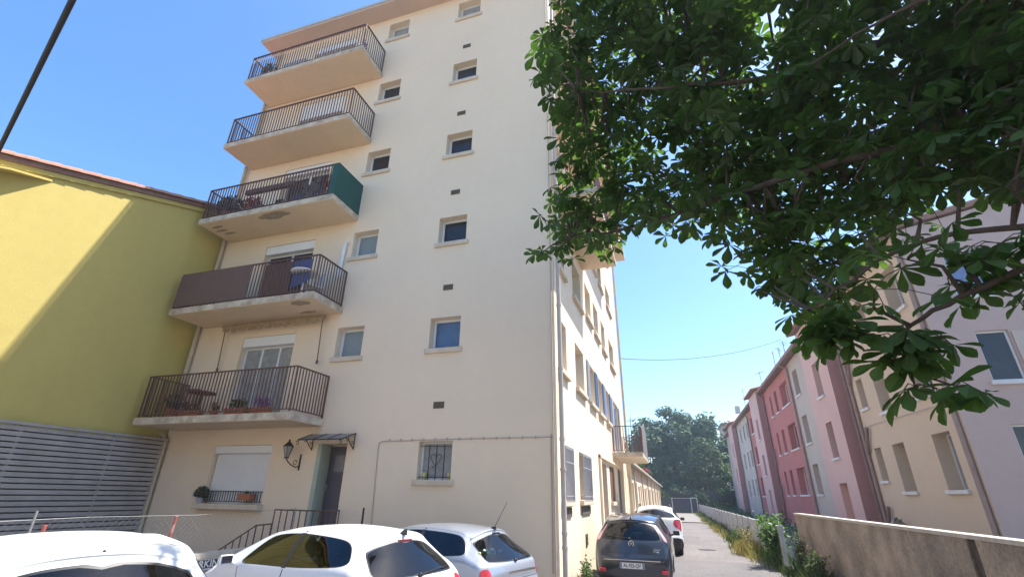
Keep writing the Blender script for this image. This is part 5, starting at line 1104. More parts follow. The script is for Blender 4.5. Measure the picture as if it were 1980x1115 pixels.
# ================================================================ horse chestnut in the foreground
ANCH = "-0.45,3.19,6.92,1;-0.19,3.36,7.03,1;0.01,3.16,6.73,1;0.37,3.17,6.46,1;0.65,3.33,6.50,1;0.90,3.10,6.15,1;1.11,3.03,6.02,1;1.40,3.20,6.10,1;1.52,3.08,5.80,1;1.65,2.95,5.58,4;1.88,3.05,5.51,4;1.87,2.81,5.28,4;2.17,2.84,5.17,4;2.21,2.81,5.00,4;2.39,2.66,4.78,4;-0.55,3.51,6.87,1;-0.28,3.28,6.64,1;-0.03,3.35,6.48,1;0.31,3.31,6.37,1;0.60,3.38,6.43,1;0.70,3.27,6.15,1;0.96,3.43,6.12,1;1.35,3.31,5.93,1;1.59,3.26,5.82,1;1.66,3.17,5.62,4;1.69,2.91,5.23,4;1.80,2.91,5.13,4;1.97,2.87,5.03,4;2.09,2.81,4.88,4;2.07,2.62,4.67,4;2.13,2.58,4.49,4;2.31,2.73,4.63,4;2.33,2.64,4.46,4;-0.44,3.57,6.68,1;-0.31,3.60,6.49,1;-0.01,3.57,6.53,1;0.21,3.52,6.36,1;0.57,3.43,6.00,1;0.78,3.28,5.82,1;0.89,3.29,5.73,1;1.52,3.40,5.52,1;1.64,3.19,5.25,4;1.64,2.96,5.08,4;1.95,3.14,5.06,4;1.90,2.97,4.87,4;2.14,2.99,4.86,4;2.12,2.88,4.69,4;2.19,2.74,4.45,4;2.15,2.57,4.23,4;2.30,2.64,4.26,4;-0.80,3.71,6.46,1;-0.60,3.71,6.39,1;-0.38,3.83,6.43,1;0.06,3.64,6.04,1;0.29,3.62,5.97,1;0.57,3.64,6.01,1;0.65,3.58,5.78,1;0.89,3.53,5.62,1;1.25,3.31,5.38,1;1.43,3.19,5.13,1;1.61,3.20,4.99,4;1.97,3.13,4.74,4;2.02,2.90,4.54,4;2.05,2.82,4.47,4;2.15,2.78,4.27,4;2.08,2.52,4.08,4;2.11,2.48,4.02,4;-0.93,3.88,6.35,1;-0.49,3.67,5.94,1;-0.40,3.69,5.82,1;-0.00,3.72,5.81,1;0.28,3.60,5.72,1;0.48,3.78,5.85,1;0.64,3.51,5.46,1;0.93,3.63,5.43,1;1.28,3.35,4.97,1;1.36,3.22,4.90,1;1.50,3.21,4.74,4;1.69,3.28,4.82,4;1.82,3.21,4.65,4;1.93,3.17,4.55,4;1.96,3.05,4.38,4;2.02,2.91,4.30,4;2.09,2.75,4.11,4;2.20,2.78,4.05,4;2.05,2.49,3.81,4;-0.73,4.11,5.94,1;-0.26,4.01,5.80,1;-0.11,4.04,5.69,1;0.17,3.81,5.60,1;0.44,3.82,5.36,1;0.56,3.65,5.14,1;0.91,3.60,5.14,1;1.07,3.46,4.96,1;1.27,3.65,4.96,1;1.39,3.45,4.69,1;1.75,3.23,4.42,4;1.83,3.09,4.25,4;1.97,3.09,4.28,4;2.06,2.95,4.14,4;2.04,2.77,3.92,4;2.04,2.70,3.85,4;2.21,2.72,3.89,4;-0.65,3.91,5.41,1;-0.38,4.17,5.63,1;-0.01,3.96,5.38,1;0.10,4.07,5.41,1;0.47,3.82,5.08,1;0.61,4.00,5.17,1;0.75,3.63,4.77,1;1.02,3.75,4.92,1;1.20,3.64,4.75,1;1.26,3.40,4.45,1;1.45,3.29,4.39,4;1.58,3.26,4.29,4;1.63,3.09,4.12,4;1.79,3.17,4.12,4;1.87,3.03,3.95,4;1.99,2.94,3.93,4;1.91,2.71,3.66,4;1.91,2.61,3.57,4;1.92,2.44,3.42,4;-0.64,4.24,5.37,1;-0.49,4.19,5.30,1;-0.22,4.15,5.25,1;0.65,3.96,4.82,1;0.75,3.69,4.67,1;0.94,3.77,4.59,1;1.15,3.51,4.42,1;1.34,3.75,4.42,1;1.43,3.25,4.14,4;1.64,3.39,4.14,4;1.65,3.24,4.02,4;1.64,2.96,3.77,4;1.74,2.89,3.66,4;1.83,2.88,3.64,4;1.92,2.82,3.66,4;1.99,2.83,3.55,4;1.98,2.61,3.39,4;-0.68,4.36,5.15,1;-0.40,4.33,4.93,1;-0.19,4.33,4.86,1;0.14,4.21,4.74,1;0.31,3.90,4.49,1;0.52,3.79,4.43,1;0.76,3.94,4.45,1;0.93,3.88,4.31,1;1.27,3.53,4.07,1;1.47,3.50,3.99,4;1.44,3.17,3.71,4;1.57,3.15,3.71,4;1.64,3.03,3.70,4;1.72,2.94,3.61,4;-0.66,4.28,4.75,1;-0.53,4.33,4.68,1;-0.27,4.24,4.47,1;0.08,4.12,4.41,1;0.28,4.14,4.37,1;0.49,3.95,4.20,1;0.65,3.77,4.15,1;0.87,3.81,4.04,1;1.07,3.51,3.82,1;1.21,3.41,3.69,1;1.39,3.44,3.76,4;1.51,3.34,3.70,4;1.57,3.21,3.54,4;-0.75,4.56,4.50,1;-0.39,4.23,4.21,1;0.90,3.72,3.82,1;1.12,3.84,3.73,1;1.13,3.56,3.71,1;1.32,3.24,3.42,4;0.87,3.92,3.63,1;0.93,3.60,3.42,1;1.06,3.48,3.36,1;1.27,3.60,3.38,4;1.20,3.79,3.27,1;1.25,3.73,3.25,4;-0.43,3.52,7.28,1;-0.00,3.65,7.45,1;0.29,3.55,6.90,1;0.47,3.53,6.83,1;0.82,3.71,7.00,1;1.04,3.54,6.53,1;1.36,3.62,6.63,1;1.40,3.44,6.23,1;1.64,3.33,6.04,1;1.86,3.28,5.92,4;1.96,3.29,5.89,4;2.19,3.26,5.71,4;2.22,3.16,5.54,4;2.40,3.11,5.29,4;2.46,3.07,5.31,4;2.48,2.92,5.03,4;2.60,2.96,4.95,4;2.55,2.72,4.70,4;-0.45,3.73,7.04,1;-0.17,3.77,6.94,1;0.29,3.85,6.91,1;0.45,3.69,6.56,1;0.72,3.76,6.75,1;1.05,3.64,6.42,1;1.61,3.49,5.99,1;1.76,3.49,5.73,4;2.02,3.47,5.66,4;2.10,3.24,5.37,4;2.21,3.18,5.33,4;2.38,3.23,5.13,4;2.30,2.92,4.81,4;2.50,3.02,4.91,4;2.52,2.91,4.74,4;-0.46,3.93,6.90,1;-0.23,4.11,6.92,1;0.17,4.05,6.70,1;0.40,4.00,6.48,1;0.68,3.77,6.34,1;0.99,3.79,6.08,1;1.74,3.70,5.83,1;1.81,3.57,5.54,4;1.99,3.65,5.48,4;2.03,3.26,5.06,4;2.29,3.38,5.18,4;2.33,3.32,5.02,4;2.25,3.01,4.68,4;2.53,3.17,4.85,4;2.44,2.85,4.39,4;-0.77,3.96,6.67,1;-0.51,4.04,6.63,1;-0.16,4.08,6.54,1;0.09,4.04,6.30,1;0.47,4.06,6.34,1;0.64,4.09,6.05,1;0.97,3.98,5.97,1;1.50,3.95,5.74,1;1.61,3.70,5.33,1;1.82,3.77,5.41,4;1.90,3.53,5.12,4;1.99,3.29,4.86,4;2.20,3.43,4.83,4;2.20,3.20,4.61,4;2.25,3.03,4.52,4;2.35,3.03,4.41,4;2.42,3.00,4.32,4;2.44,2.84,4.20,4;-0.84,4.35,6.34,1;-0.48,4.35,6.39,1;-0.29,4.30,6.18,1;0.19,4.27,6.20,1;0.34,4.34,6.10,1;0.59,4.06,5.82,1;0.94,4.17,5.86,1;1.20,3.92,5.44,1;1.34,3.72,5.28,1;1.61,3.78,5.19,1;1.84,3.54,4.90,4;1.96,3.40,4.59,4;2.13,3.37,4.61,4;2.27,3.49,4.59,4;2.19,3.13,4.29,4;2.27,2.94,4.17,4;2.49,3.09,4.21,4;-0.67,4.32,6.02,1;-0.20,4.25,5.83,1;0.01,4.47,5.84,1;0.69,4.14,5.38,1;0.87,4.26,5.36,1;1.06,3.97,5.11,1;1.40,3.97,5.06,1;1.55,3.90,5.04,1;1.72,3.89,4.94,4;1.94,3.47,4.49,4;2.15,3.57,4.54,4;2.18,3.28,4.29,4;2.33,3.35,4.25,4;2.30,3.13,4.09,4;2.37,3.04,3.96,4;-0.53,4.60,5.79,1;-0.36,4.44,5.49,1;0.01,4.59,5.49,1;0.39,4.38,5.36,1;0.56,4.36,5.22,1;0.80,4.37,5.16,1;1.06,4.07,4.79,1;1.27,4.07,4.93,1;1.45,3.88,4.64,1;1.75,3.95,4.70,4;1.84,3.83,4.48,4;1.87,3.56,4.33,4;2.01,3.56,4.27,4;2.12,3.40,4.11,4;2.07,3.18,3.86,4;2.27,3.21,3.94,4;2.15,2.85,3.59,4;2.23,2.82,3.59,4;-0.55,4.60,5.37,1;-0.26,4.49,5.25,1;0.08,4.50,5.16,1;0.25,4.36,4.95,1;0.49,4.58,4.92,1;0.85,4.22,4.76,1;1.06,4.21,4.70,1;1.61,3.84,4.34,4;1.91,3.79,4.12,4;1.94,3.50,3.88,4;2.09,3.06,3.61,4;2.14,2.92,3.52,4;-0.97,4.91,5.10,1;-0.74,4.59,4.93,1;-0.31,4.62,4.87,1;-0.13,4.57,4.85,1;0.23,4.69,4.68,1;0.48,4.38,4.57,1;0.87,4.47,4.55,1;0.99,4.11,4.19,1;1.15,4.03,4.21,1;1.48,4.12,4.22,1;1.55,3.88,4.09,4;1.63,3.68,3.95,4;1.79,3.58,3.86,4;-0.73,4.65,4.62,1;-0.50,4.83,4.58,1;0.99,4.20,3.95,1;1.19,4.16,4.04,1;1.33,4.04,3.95,1;1.61,3.79,3.74,4;-1.12,4.90,4.47,1;0.92,4.34,3.72,1;1.15,4.37,3.70,1;1.30,4.07,3.60,1;1.49,4.09,3.64,4;1.25,4.15,3.39,1;1.40,4.11,3.32,4;1.22,4.39,3.25,1;-0.19,4.09,7.96,1;0.06,4.11,7.80,1;0.41,4.01,7.61,1;0.77,3.98,7.23,1;1.17,4.16,7.23,1;1.35,4.06,7.01,1;1.52,3.79,6.79,1;1.77,3.79,6.66,1;2.08,3.76,6.41,4;2.26,3.84,6.47,4;2.40,3.74,6.18,4;2.54,3.52,5.75,4;2.73,3.54,5.67,4;2.90,3.45,5.63,4;2.78,3.24,5.23,4;2.97,3.18,5.20,4;-0.28,4.26,7.57,1;-0.00,4.32,7.58,1;0.35,4.14,7.25,1;0.78,4.24,7.17,1;1.01,4.10,6.74,1;1.24,4.06,6.76,1;1.79,3.93,6.29,1;1.97,3.86,5.98,4;2.29,3.87,6.02,4;2.43,3.59,5.46,4;2.55,3.48,5.31,4;2.81,3.60,5.38,4;2.78,3.31,5.12,4;2.93,3.25,4.98,4;-0.90,4.53,7.47,1;-0.32,4.45,7.16,1;0.01,4.48,7.26,1;0.39,4.46,6.97,1;0.66,4.29,6.70,1;1.01,4.34,6.57,1;1.20,4.29,6.42,1;1.60,4.33,6.34,1;1.79,4.28,6.25,1;2.05,4.07,5.95,4;2.46,3.94,5.68,4;2.54,3.82,5.48,4;2.65,3.74,5.19,4;2.81,3.65,5.12,4;2.78,3.52,4.91,4;2.80,3.32,4.69,4;-0.94,4.62,7.11,1;-0.57,4.71,7.00,1;-0.06,4.68,6.90,1;0.37,4.62,6.53,1;0.70,4.45,6.24,1;0.92,4.31,6.22,1;1.25,4.56,6.16,1;1.74,4.31,5.75,1;2.08,4.24,5.76,4;2.16,4.18,5.53,4;2.35,3.95,5.33,4;2.40,3.75,5.13,4;2.48,3.65,4.87,4;2.56,3.49,4.66,4;2.68,3.49,4.63,4;2.88,3.50,4.68,4;-0.45,4.78,6.43,1;-0.14,4.67,6.33,1;0.30,4.85,6.37,1;0.59,4.70,6.14,1;1.02,4.67,6.01,1;1.15,4.50,5.75,1;1.57,4.53,5.74,1;1.79,4.48,5.58,1;2.03,3.97,5.03,4;2.23,3.98,5.01,4;2.46,3.90,4.87,4;2.49,3.71,4.68,4;2.50,3.60,4.45,4;2.73,3.62,4.50,4;2.73,3.38,4.24,4;-0.59,5.05,6.18,1;-0.20,5.14,6.10,1;0.56,4.82,5.80,1;0.85,4.82,5.64,1;1.28,4.84,5.47,1;1.42,4.64,5.31,1;1.62,4.31,4.94,1;1.89,4.38,5.07,4;1.95,4.14,4.73,4;2.18,4.03,4.76,4;2.29,3.80,4.53,4;2.49,3.88,4.45,4;2.55,3.78,4.32,4;2.61,3.51,4.19,4;2.73,3.61,4.12,4;-0.58,5.19,5.96,1;-0.23,4.96,5.59,1;0.44,4.91,5.40,1;0.89,4.81,5.29,1;1.06,4.77,5.23,1;1.43,4.78,5.09,1;2.22,4.29,4.47,4;2.21,3.87,4.31,4;2.43,3.90,4.16,4;2.34,3.58,3.98,4;2.63,3.76,4.08,4;-1.11,5.11,5.47,1;-0.52,5.23,5.41,1;-0.21,5.41,5.30,1;0.16,5.30,5.28,1;0.47,5.16,5.17,1;0.75,4.95,4.96,1;1.08,4.83,4.82,1;1.38,4.84,4.84,1;1.51,4.65,4.58,1;1.70,4.31,4.38,4;1.93,4.32,4.32,4;2.05,4.19,4.13,4;2.27,4.23,4.18,4;-1.10,5.49,5.13,1;-0.75,5.26,5.06,1;1.08,4.83,4.33,1;1.28,4.93,4.35,1;1.58,4.73,4.35,1;1.89,4.40,3.94,4;1.34,4.97,4.06,1;1.42,4.72,3.95,1;1.75,4.64,3.92,4;1.38,4.61,3.61,1;1.63,2.65,2.99,3;1.64,2.46,2.94,3;1.68,2.43,2.91,3;1.25,2.65,2.95,3;1.47,2.67,2.95,3;1.71,2.56,2.84,3;1.46,2.80,2.89,3;1.54,2.74,2.86,3;1.59,2.70,2.78,3;1.69,2.65,2.80,3;1.65,2.46,2.64,3;1.11,2.69,2.55,3;1.16,2.66,2.58,3;1.17,2.69,2.46,3;1.22,2.65,2.51,3;1.12,2.71,2.47,3;1.06,2.63,2.80,3;0.96,2.71,2.67,3;0.86,2.72,2.74,3;1.14,2.73,2.33,2;1.08,2.73,2.44,2;1.19,2.71,2.32,2;1.27,2.67,2.31,2;0.76,2.78,2.65,2;0.84,2.77,2.60,2;0.93,2.74,2.62,2;-0.66,3.10,5.56,2;-0.75,3.27,5.40,2;-1.00,4.04,4.41,2;-1.07,4.20,4.11,2;0.59,3.73,3.87,2;0.78,3.93,3.38,2;0.93,3.89,3.41,2;6.31,6.90,7.41,0;3.33,2.56,10.31,0;7.44,6.82,5.84,0;7.45,2.79,5.44,0;9.00,3.54,6.10,0;6.10,3.65,4.62,0;2.53,0.71,8.84,0;6.44,2.47,7.56,0;4.23,-0.10,7.08,0;4.42,5.41,10.77,0;4.64,3.26,7.53,0;8.97,3.90,6.96,0;3.06,0.96,4.88,0;4.72,2.43,9.38,0;6.01,-0.35,8.40,0;2.74,0.86,8.62,0;5.96,3.92,6.20,0;7.50,1.29,8.30,0;7.30,5.94,7.22,0;2.80,1.73,4.66,0;6.05,5.86,10.55,0;3.18,4.27,10.60,0;5.97,3.14,6.37,0;0.90,3.33,8.55,0;7.17,4.55,8.20,0;6.75,6.27,5.69,0;7.22,5.48,8.71,0;4.17,3.32,4.03,0;6.51,3.38,4.20,0;3.87,4.73,9.01,0;8.05,3.87,7.78,0;4.69,3.10,6.31,0;6.64,3.48,6.05,0;3.98,3.53,5.66,0;5.81,3.11,5.57,0;7.27,3.55,6.89,0;8.32,3.55,6.13,0;6.13,5.69,6.59,0;6.10,1.26,9.21,0;7.21,1.59,7.99,0;3.53,4.90,8.75,0;7.16,6.47,7.72,0;7.35,2.25,8.87,0;9.01,1.74,7.62,0;4.88,3.95,4.50,0;6.46,7.28,6.17,0;2.38,2.58,7.39,0;6.94,1.64,7.02,0;8.12,1.11,8.69,0;6.55,2.37,10.05,0;9.15,2.41,6.63,0;6.33,0.71,5.97,0;8.25,1.26,6.04,0;5.02,4.83,3.94,0;1.43,1.73,8.40,0;6.52,2.22,6.85,0;3.23,1.49,5.48,0;5.50,1.69,4.08,0;7.99,3.69,7.19,0;5.80,5.59,8.60,0;4.60,3.13,6.24,0;4.64,3.69,7.33,0;7.89,5.84,8.60,0;7.00,3.55,6.30,0;4.75,2.10,9.92,0;7.17,4.92,7.74,0;6.31,1.17,6.69,0;5.03,2.37,7.71,0;5.18,0.01,8.17,0;7.81,0.84,8.15,0;5.22,2.83,9.62,0;7.21,4.65,5.06,0;7.01,6.61,8.83,0;3.50,3.74,3.51,0;5.73,0.93,5.82,0;3.54,4.42,10.53,0;0.99,2.83,8.72,0;7.05,6.84,8.66,0;5.23,0.32,9.29,0;2.27,2.66,8.61,0;5.16,2.39,3.21,0;8.87,3.21,5.68,0;3.60,2.13,8.98,0;3.76,0.83,8.90,0;8.36,4.54,7.74,0;4.29,-0.89,6.92,0;7.47,1.90,6.75,0;8.72,3.84,6.30,0;6.34,0.51,4.36,0;3.85,5.02,9.16,0;4.06,1.95,6.07,0;4.07,5.05,3.60,0;6.09,3.70,10.22,0;5.61,3.70,5.55,0;5.76,2.20,8.85,0;4.64,0.40,7.46,0;5.11,2.17,4.51,0;6.99,6.59,5.83,0;6.02,2.65,6.08,0;6.05,2.74,6.40,0;6.33,7.44,6.21,0;6.00,1.51,5.66,0;2.67,2.78,4.11,0;4.34,1.02,5.47,0;3.86,1.78,8.89,0;7.13,5.46,6.89,0;7.32,5.69,4.43,0;4.89,3.14,7.22,0;6.69,5.89,7.64,0;9.10,2.10,6.62,0;4.26,4.64,5.38,0;7.33,2.32,9.80,0;6.24,3.13,7.26,0;3.42,0.59,9.64,0;3.98,3.57,6.85,0;3.33,3.55,8.55,0;6.67,2.26,7.62,0;2.75,0.37,7.80,0;7.92,2.82,4.58,0;7.24,6.37,5.56,0;4.13,2.55,6.88,0;7.48,1.62,9.52,0;2.67,3.42,9.75,0;2.50,1.92,6.47,0;4.52,2.78,5.31,0;4.05,4.26,3.39,0;4.53,2.44,9.06,0;8.46,6.26,8.46,0;4.22,4.33,7.72,0;4.36,2.75,10.60,0;7.09,3.89,8.94,0;4.40,2.38,4.01,0;4.07,1.73,8.44,0;0.78,2.34,6.40,0;4.33,3.35,7.85,0;7.82,1.28,5.11,0;4.69,1.71,7.30,0;6.19,2.24,8.19,0;6.50,2.68,8.19,0;7.57,3.62,4.80,0;2.10,1.27,4.93,0;3.77,5.95,10.32,0;3.17,2.39,3.76,0;6.21,-0.46,8.51,0;8.63,5.68,7.93,0;5.72,5.38,9.93,0;5.70,2.63,3.24,0;2.69,2.95,4.17,0;5.56,3.23,9.46,0;4.49,4.24,5.28,0;4.94,-0.35,5.93,0;6.57,4.95,9.96,0;7.30,0.58,7.62,0;5.82,5.05,4.25,0;6.26,1.60,4.90,0;8.39,7.19,7.07,0;6.35,0.17,8.82,0;6.58,2.29,9.22,0;5.37,3.14,7.30,0;5.70,5.22,10.65,0;2.60,1.33,4.93,0;3.82,2.68,10.62,0;6.83,1.45,4.42,0;5.00,-0.49,6.08,0;7.76,1.44,6.27,0;6.51,1.24,4.75,0;4.42,1.81,7.52,0;5.64,3.76,4.09,0;5.52,5.44,9.45,0;7.80,0.37,5.57,0;4.22,-0.20,6.46,0;4.18,3.41,3.63,0;7.43,4.70,6.38,0;8.20,4.53,4.45,0;6.03,5.33,3.57,0;8.95,4.91,5.22,0;5.35,1.46,7.99,0;5.64,1.90,9.12,0;5.41,1.57,8.25,0;5.68,1.42,3.98,0;5.41,2.24,6.16,0;5.28,1.47,8.21,0;8.17,6.20,4.96,0;8.00,4.47,7.24,0;5.64,4.53,8.49,0;5.17,4.53,5.04,0;8.98,1.93,7.68,0;4.78,3.54,4.59,0;2.43,1.03,4.71,0;6.00,5.00,8.07,0;5.74,4.49,9.19,0;2.53,2.73,6.57,0;6.90,6.19,4.64,0;6.74,5.16,9.31,0;5.92,4.48,8.40,0;5.19,-0.09,8.46,0;4.41,0.66,7.19,0;8.60,3.48,8.17,0;4.21,0.64,5.97,0;4.98,3.71,7.51,0;7.46,4.99,5.72,0;6.05,3.88,5.45,0;1.26,1.32,6.61,0;5.78,3.73,9.41,0;5.05,2.35,5.19,0;6.69,3.37,8.53,0;8.23,3.38,6.33,0;5.36,4.23,7.47,0;6.30,1.40,6.10,0;4.43,1.00,7.03,0;7.59,1.73,7.78,0;6.45,4.86,9.06,0;4.16,4.10,4.59,0;4.07,0.47,8.50,0;4.97,6.03,9.74,0;7.40,1.48,9.28,0;4.52,2.99,4.17,0;4.42,4.12,4.35,0;6.88,1.54,6.35,0;6.40,3.25,9.31,0;5.10,0.05,7.04,0;5.87,0.18,4.93,0;7.33,6.67,5.03,0;6.03,3.11,9.77,0;7.81,6.72,8.58,0;5.11,1.48,4.00,0;6.18,1.48,7.98,0;5.08,5.07,6.55,0;2.05,2.04,8.64,0;8.38,2.19,5.65,0;4.09,3.29,8.13,0;7.11,6.68,9.51,0;7.83,3.18,7.54,0;4.79,2.64,3.28,0;7.87,0.78,7.13,0;0.63,2.79,7.07,0;7.71,1.89,8.40,0;5.39,4.86,8.76,0;7.17,5.28,9.87,0;5.10,1.56,6.87,0;4.27,2.52,7.73,0;6.15,1.86,10.21,0;6.87,0.56,6.21,0;3.41,2.35,6.02,0;7.50,2.54,8.75,0;8.82,3.13,7.82,0;7.95,5.32,4.35,0;6.23,1.35,8.01,0;3.11,1.43,7.37,0;6.47,5.74,3.92,0;4.83,2.74,3.42,0;7.74,2.89,9.65,0;0.74,3.32,7.41,0;6.88,5.01,6.92,0;4.99,5.82,4.02,0;6.10,2.43,8.31,0;4.86,-0.45,5.09,0;6.71,0.66,6.92,0;4.29,1.71,7.54,0;6.88,7.61,7.15,0"
A_ = [tuple(float(t) for t in s.split(',')) for s in ANCH.split(';')]
CT = empty('chestnut_tree', (5.4, 3.1, 0), 'horse chestnut tree whose leafy boughs hang over the alley at upper right', 'tree')
q = MB(); tp = [(5.4, 3.1, 0), (5.42, 3.12, .5), (5.38, 3.1, 1.6), (5.3, 3.15, 2.8), (5.35, 3.2, 3.8), (5.4, 3.3, 5.2), (5.3, 3.4, 6.8), (5.25, 3.5, 8.6)]
q.tube(tp, [.30, .24, .21, .20, .17, .13, .09, .04], 12); q.build('trunk', 'bark', CT, smooth=True)
limbs = [[(5.3, 3.15, 2.8), (4.0, 3.0, 3.6), (2.9, 3.05, 3.95), (1.6, 3.25, 4.0), (.6, 3.8, 4.2), (-.2, 4.1, 4.3), (-.75, 4.3, 4.3)],
 [(5.35, 3.2, 3.8), (4.2, 3.2, 4.9), (2.8, 3.3, 5.2), (1.4, 3.5, 5.2), (.4, 3.6, 5.4), (-.5, 3.6, 5.55)],
 [(5.3, 3.15, 2.7), (4.2, 2.9, 3.1), (3.0, 2.8, 3.2), (2.2, 2.9, 3.25), (1.5, 3.1, 3.15), (.95, 3.3, 2.95)],
 [(4.2, 2.9, 3.1), (3.2, 2.65, 3.05), (2.3, 2.6, 2.95), (1.7, 2.65, 2.85), (1.3, 2.75, 2.6), (1.15, 2.8, 2.45)],
 [(5.38, 3.25, 4.8), (4.4, 3.4, 6.0), (3.0, 3.6, 6.5), (1.6, 3.7, 6.3), (.3, 3.9, 6.4)],
 [(5.35, 3.2, 4.0), (5.6, 4.5, 5.2), (5.0, 5.8, 5.9), (3.9, 6.5, 6.3)], [(5.3, 3.4, 6.2), (5.4, 2.0, 7.2), (5.0, .9, 7.8)],
 [(5.35, 3.2, 4.4), (6.6, 3.2, 5.6), (7.8, 3.4, 6.6)], [(4.0, 3.0, 3.6), (2.9, 2.6, 4.4), (1.9, 2.5, 4.6), (1.2, 2.9, 4.6)],
 [(2.9, 3.05, 3.95), (2.0, 3.9, 4.6), (1.2, 4.6, 4.9), (.5, 5.0, 5.2)], [(5.4, 3.3, 5.4), (6.0, 4.6, 6.8), (6.4, 5.6, 7.6)], [(5.3, 3.4, 6.8), (4.0, 4.6, 7.8), (2.6, 5.0, 8.0)]]
samp = []
for k, L in enumerate(limbs):
    q = MB(); P = np.array(L); P[1:-1] += np.array([[rnd.gauss(0, .05) for _ in range(3)] for _ in L[1:-1]]); t = np.linspace(0, len(L)-1, len(L)*6); C = cr(P, t)
    for i in range(1, len(C)-1): C[i] += np.array([rnd.gauss(0, .006) for _ in range(3)])
    r0 = (.055, .05, .045, .035, .05, .08, .07, .08, .035, .03, .07, .05)[k]
    rr = [max(.008, r0*(1-.88*i/(len(C)-1))) for i in range(len(C))]; q.tube([tuple(c) for c in C], rr, 7); q.build('limb', 'bark', CT, smooth=True); samp += [tuple(c) for c in C]
SA = np.array(samp)
tw = MB(); lf = MB(); fr = MB()
rt = random.Random(21)
def leaflet(mb, o, d, n_, L, w_):
    s_ = d.cross(n_).normalized(); n2 = s_.cross(d)
    prof = ((.0, .03), (.32, .34), (.62, .86), (.80, .95), (.93, .55), (1.0, .0))
    base = len(mb.v); droop = rt.uniform(.05, .28)
    for i, (t, w) in enumerate(prof):
        c = o+d*(L*t)-n2*(L*droop*t*t); ww = w_*w*.5; lift = n2*(ww*.35)
        if i == len(prof)-1: mb.v.append(tuple(c)); continue
        mb.v += [tuple(c-s_*ww+lift), tuple(c), tuple(c+s_*ww+lift)]
    for i in range(4):
        b = base+i*3; mb.f += [(b, b+1, b+4, b+3), (b+1, b+2, b+5, b+4)]
    b = base+12; mb.f += [(b, b+1, b+3), (b+1, b+2, b+3)]
def compound(mb, o, up, scale, coarse=False):
    o = Vector(o); up = up.normalized(); a0 = rt.uniform(0, 6.28); x = up.orthogonal().normalized(); y = up.cross(x); n = rt.choice((5, 6, 7, 7)) if not coarse else 5
    for i in range(n):
        a = a0+(i-(n-1)/2)*(5.4/n); f = 1-.32*abs(i-(n-1)/2)/((n-1)/2); d = (x*math.cos(a)+y*math.sin(a)-up*rt.uniform(.15, .6)).normalized()
        leaflet(mb, o, d, (up+d*.2).normalized(), scale*f*rt.uniform(.9, 1.1), scale*f*.46)
for (x, y, z, kind) in A_:
    kind = int(kind)
    p = Vector((x, y, z)); d2 = ((SA-np.array((x, y, z)))**2).sum(1); j = int(d2.argmin()); s_ = Vector(SA[j]); dist = math.sqrt(d2[j])
    if dist > .12:
        m1 = s_.lerp(p, .5)+Vector((rt.gauss(0, .05), rt.gauss(0, .05), .08*dist)); tw.tube([s_, m1, p], [.012+.004*dist, .009, .004], 4, caps=False)
    n = (6, 6, 2, 3, 5)[kind]; rad = (.55, .23, .08, .12, .17)[kind]
    for _ in range(n):
        o = p+Vector((rt.gauss(0, 1), rt.gauss(0, 1), rt.gauss(0, .8)))*rad*.6
        if kind: tw.tube([p, p.lerp(o, .5)+Vector((0, 0, .02)), o], .0028, 3, caps=False)
        up = Vector((rt.gauss(0, .45), rt.gauss(-.15, .45), 1.0)); compound(lf, o, up, (rt.uniform(.15, .215) if kind in (1, 2) else (rt.uniform(.13, .18) if kind else rt.uniform(.22, .3))), coarse=(kind == 0))
    if kind == 1 and rt.random() < .05: h_ = MB(); h_.ico(p-Vector((0, 0, .06)), .028); h_.build('husk', 'chestnutfruit', CT, smooth=True)
tw.build('twigs', 'bark', CT, recalc=False); lf.build('foliage', 'leaf', CT, recalc=False, smooth=False)

# ================================================================ background trees
def clump_tree(loc, label, blobs, n, size, m_, trunk_h, tr, group=None, seed=1):
    e = empty('broadleaf_tree', loc, label, 'tree', group); L = Vector(loc); rn = random.Random(seed)
    q = MB(); top = blobs[0][0]; q.tube([L, L+Vector((.1, 0, trunk_h*.5)), L+Vector((top[0]*.3, top[1]*.3, trunk_h))], [tr, tr*.75, tr*.55], 8)
    for c, r in blobs[:7]:
        q.tube([L+Vector((top[0]*.3, top[1]*.3, trunk_h*.9)), L+Vector(c)*.6+Vector((0, 0, trunk_h*.35)), L+Vector(c)], [tr*.4, tr*.25, tr*.1], 5, caps=False)
    q.build('trunk', 'bark', e); f = MB()
    tot = sum(b[1][0]*b[1][1]+b[1][0]*b[1][2] for b in blobs)
    for c, r in blobs:
        nb = int(n*(r[0]*r[1]+r[0]*r[2])/tot)
        subs = []
        for _ in range(int(14+3*r[0])):
            v = Vector((rn.gauss(0, 1), rn.gauss(0, 1), rn.gauss(.25, 1))).normalized(); subs.append((Vector((v.x*r[0], v.y*r[1], v.z*r[2]))*rn.uniform(.55, .95), rn.uniform(.22, .38)))
        for _ in range(nb):
            s_, k_ = rn.choice(subs); v = Vector((rn.gauss(0, 1), rn.gauss(0, 1), rn.gauss(0, .8))).normalized()*(rn.random()**.4)
            p = L+Vector(c)+s_+Vector((v.x*r[0]*k_*1.15, v.y*r[1]*k_*1.15, v.z*r[2]*k_))
            a = (v+Vector((rn.gauss(0, .5), rn.gauss(0, .5), .5+rn.gauss(0, .4)))).normalized(); b1 = a.orthogonal().normalized(); b1.rotate(Matrix.Rotation(rn.uniform(0, 6.28), 3, a)); c1 = a.cross(b1); s2 = size*rn.uniform(.5, 1.3)
            f.quad(p-b1*s2, p+c1*s2*.55+a*s2*.15, p+b1*s2, p-c1*s2*.55-a*s2*.1)
    f.build('crown', m_, e, recalc=False); return e
G_ = 'big trees closing the view at the alley end'
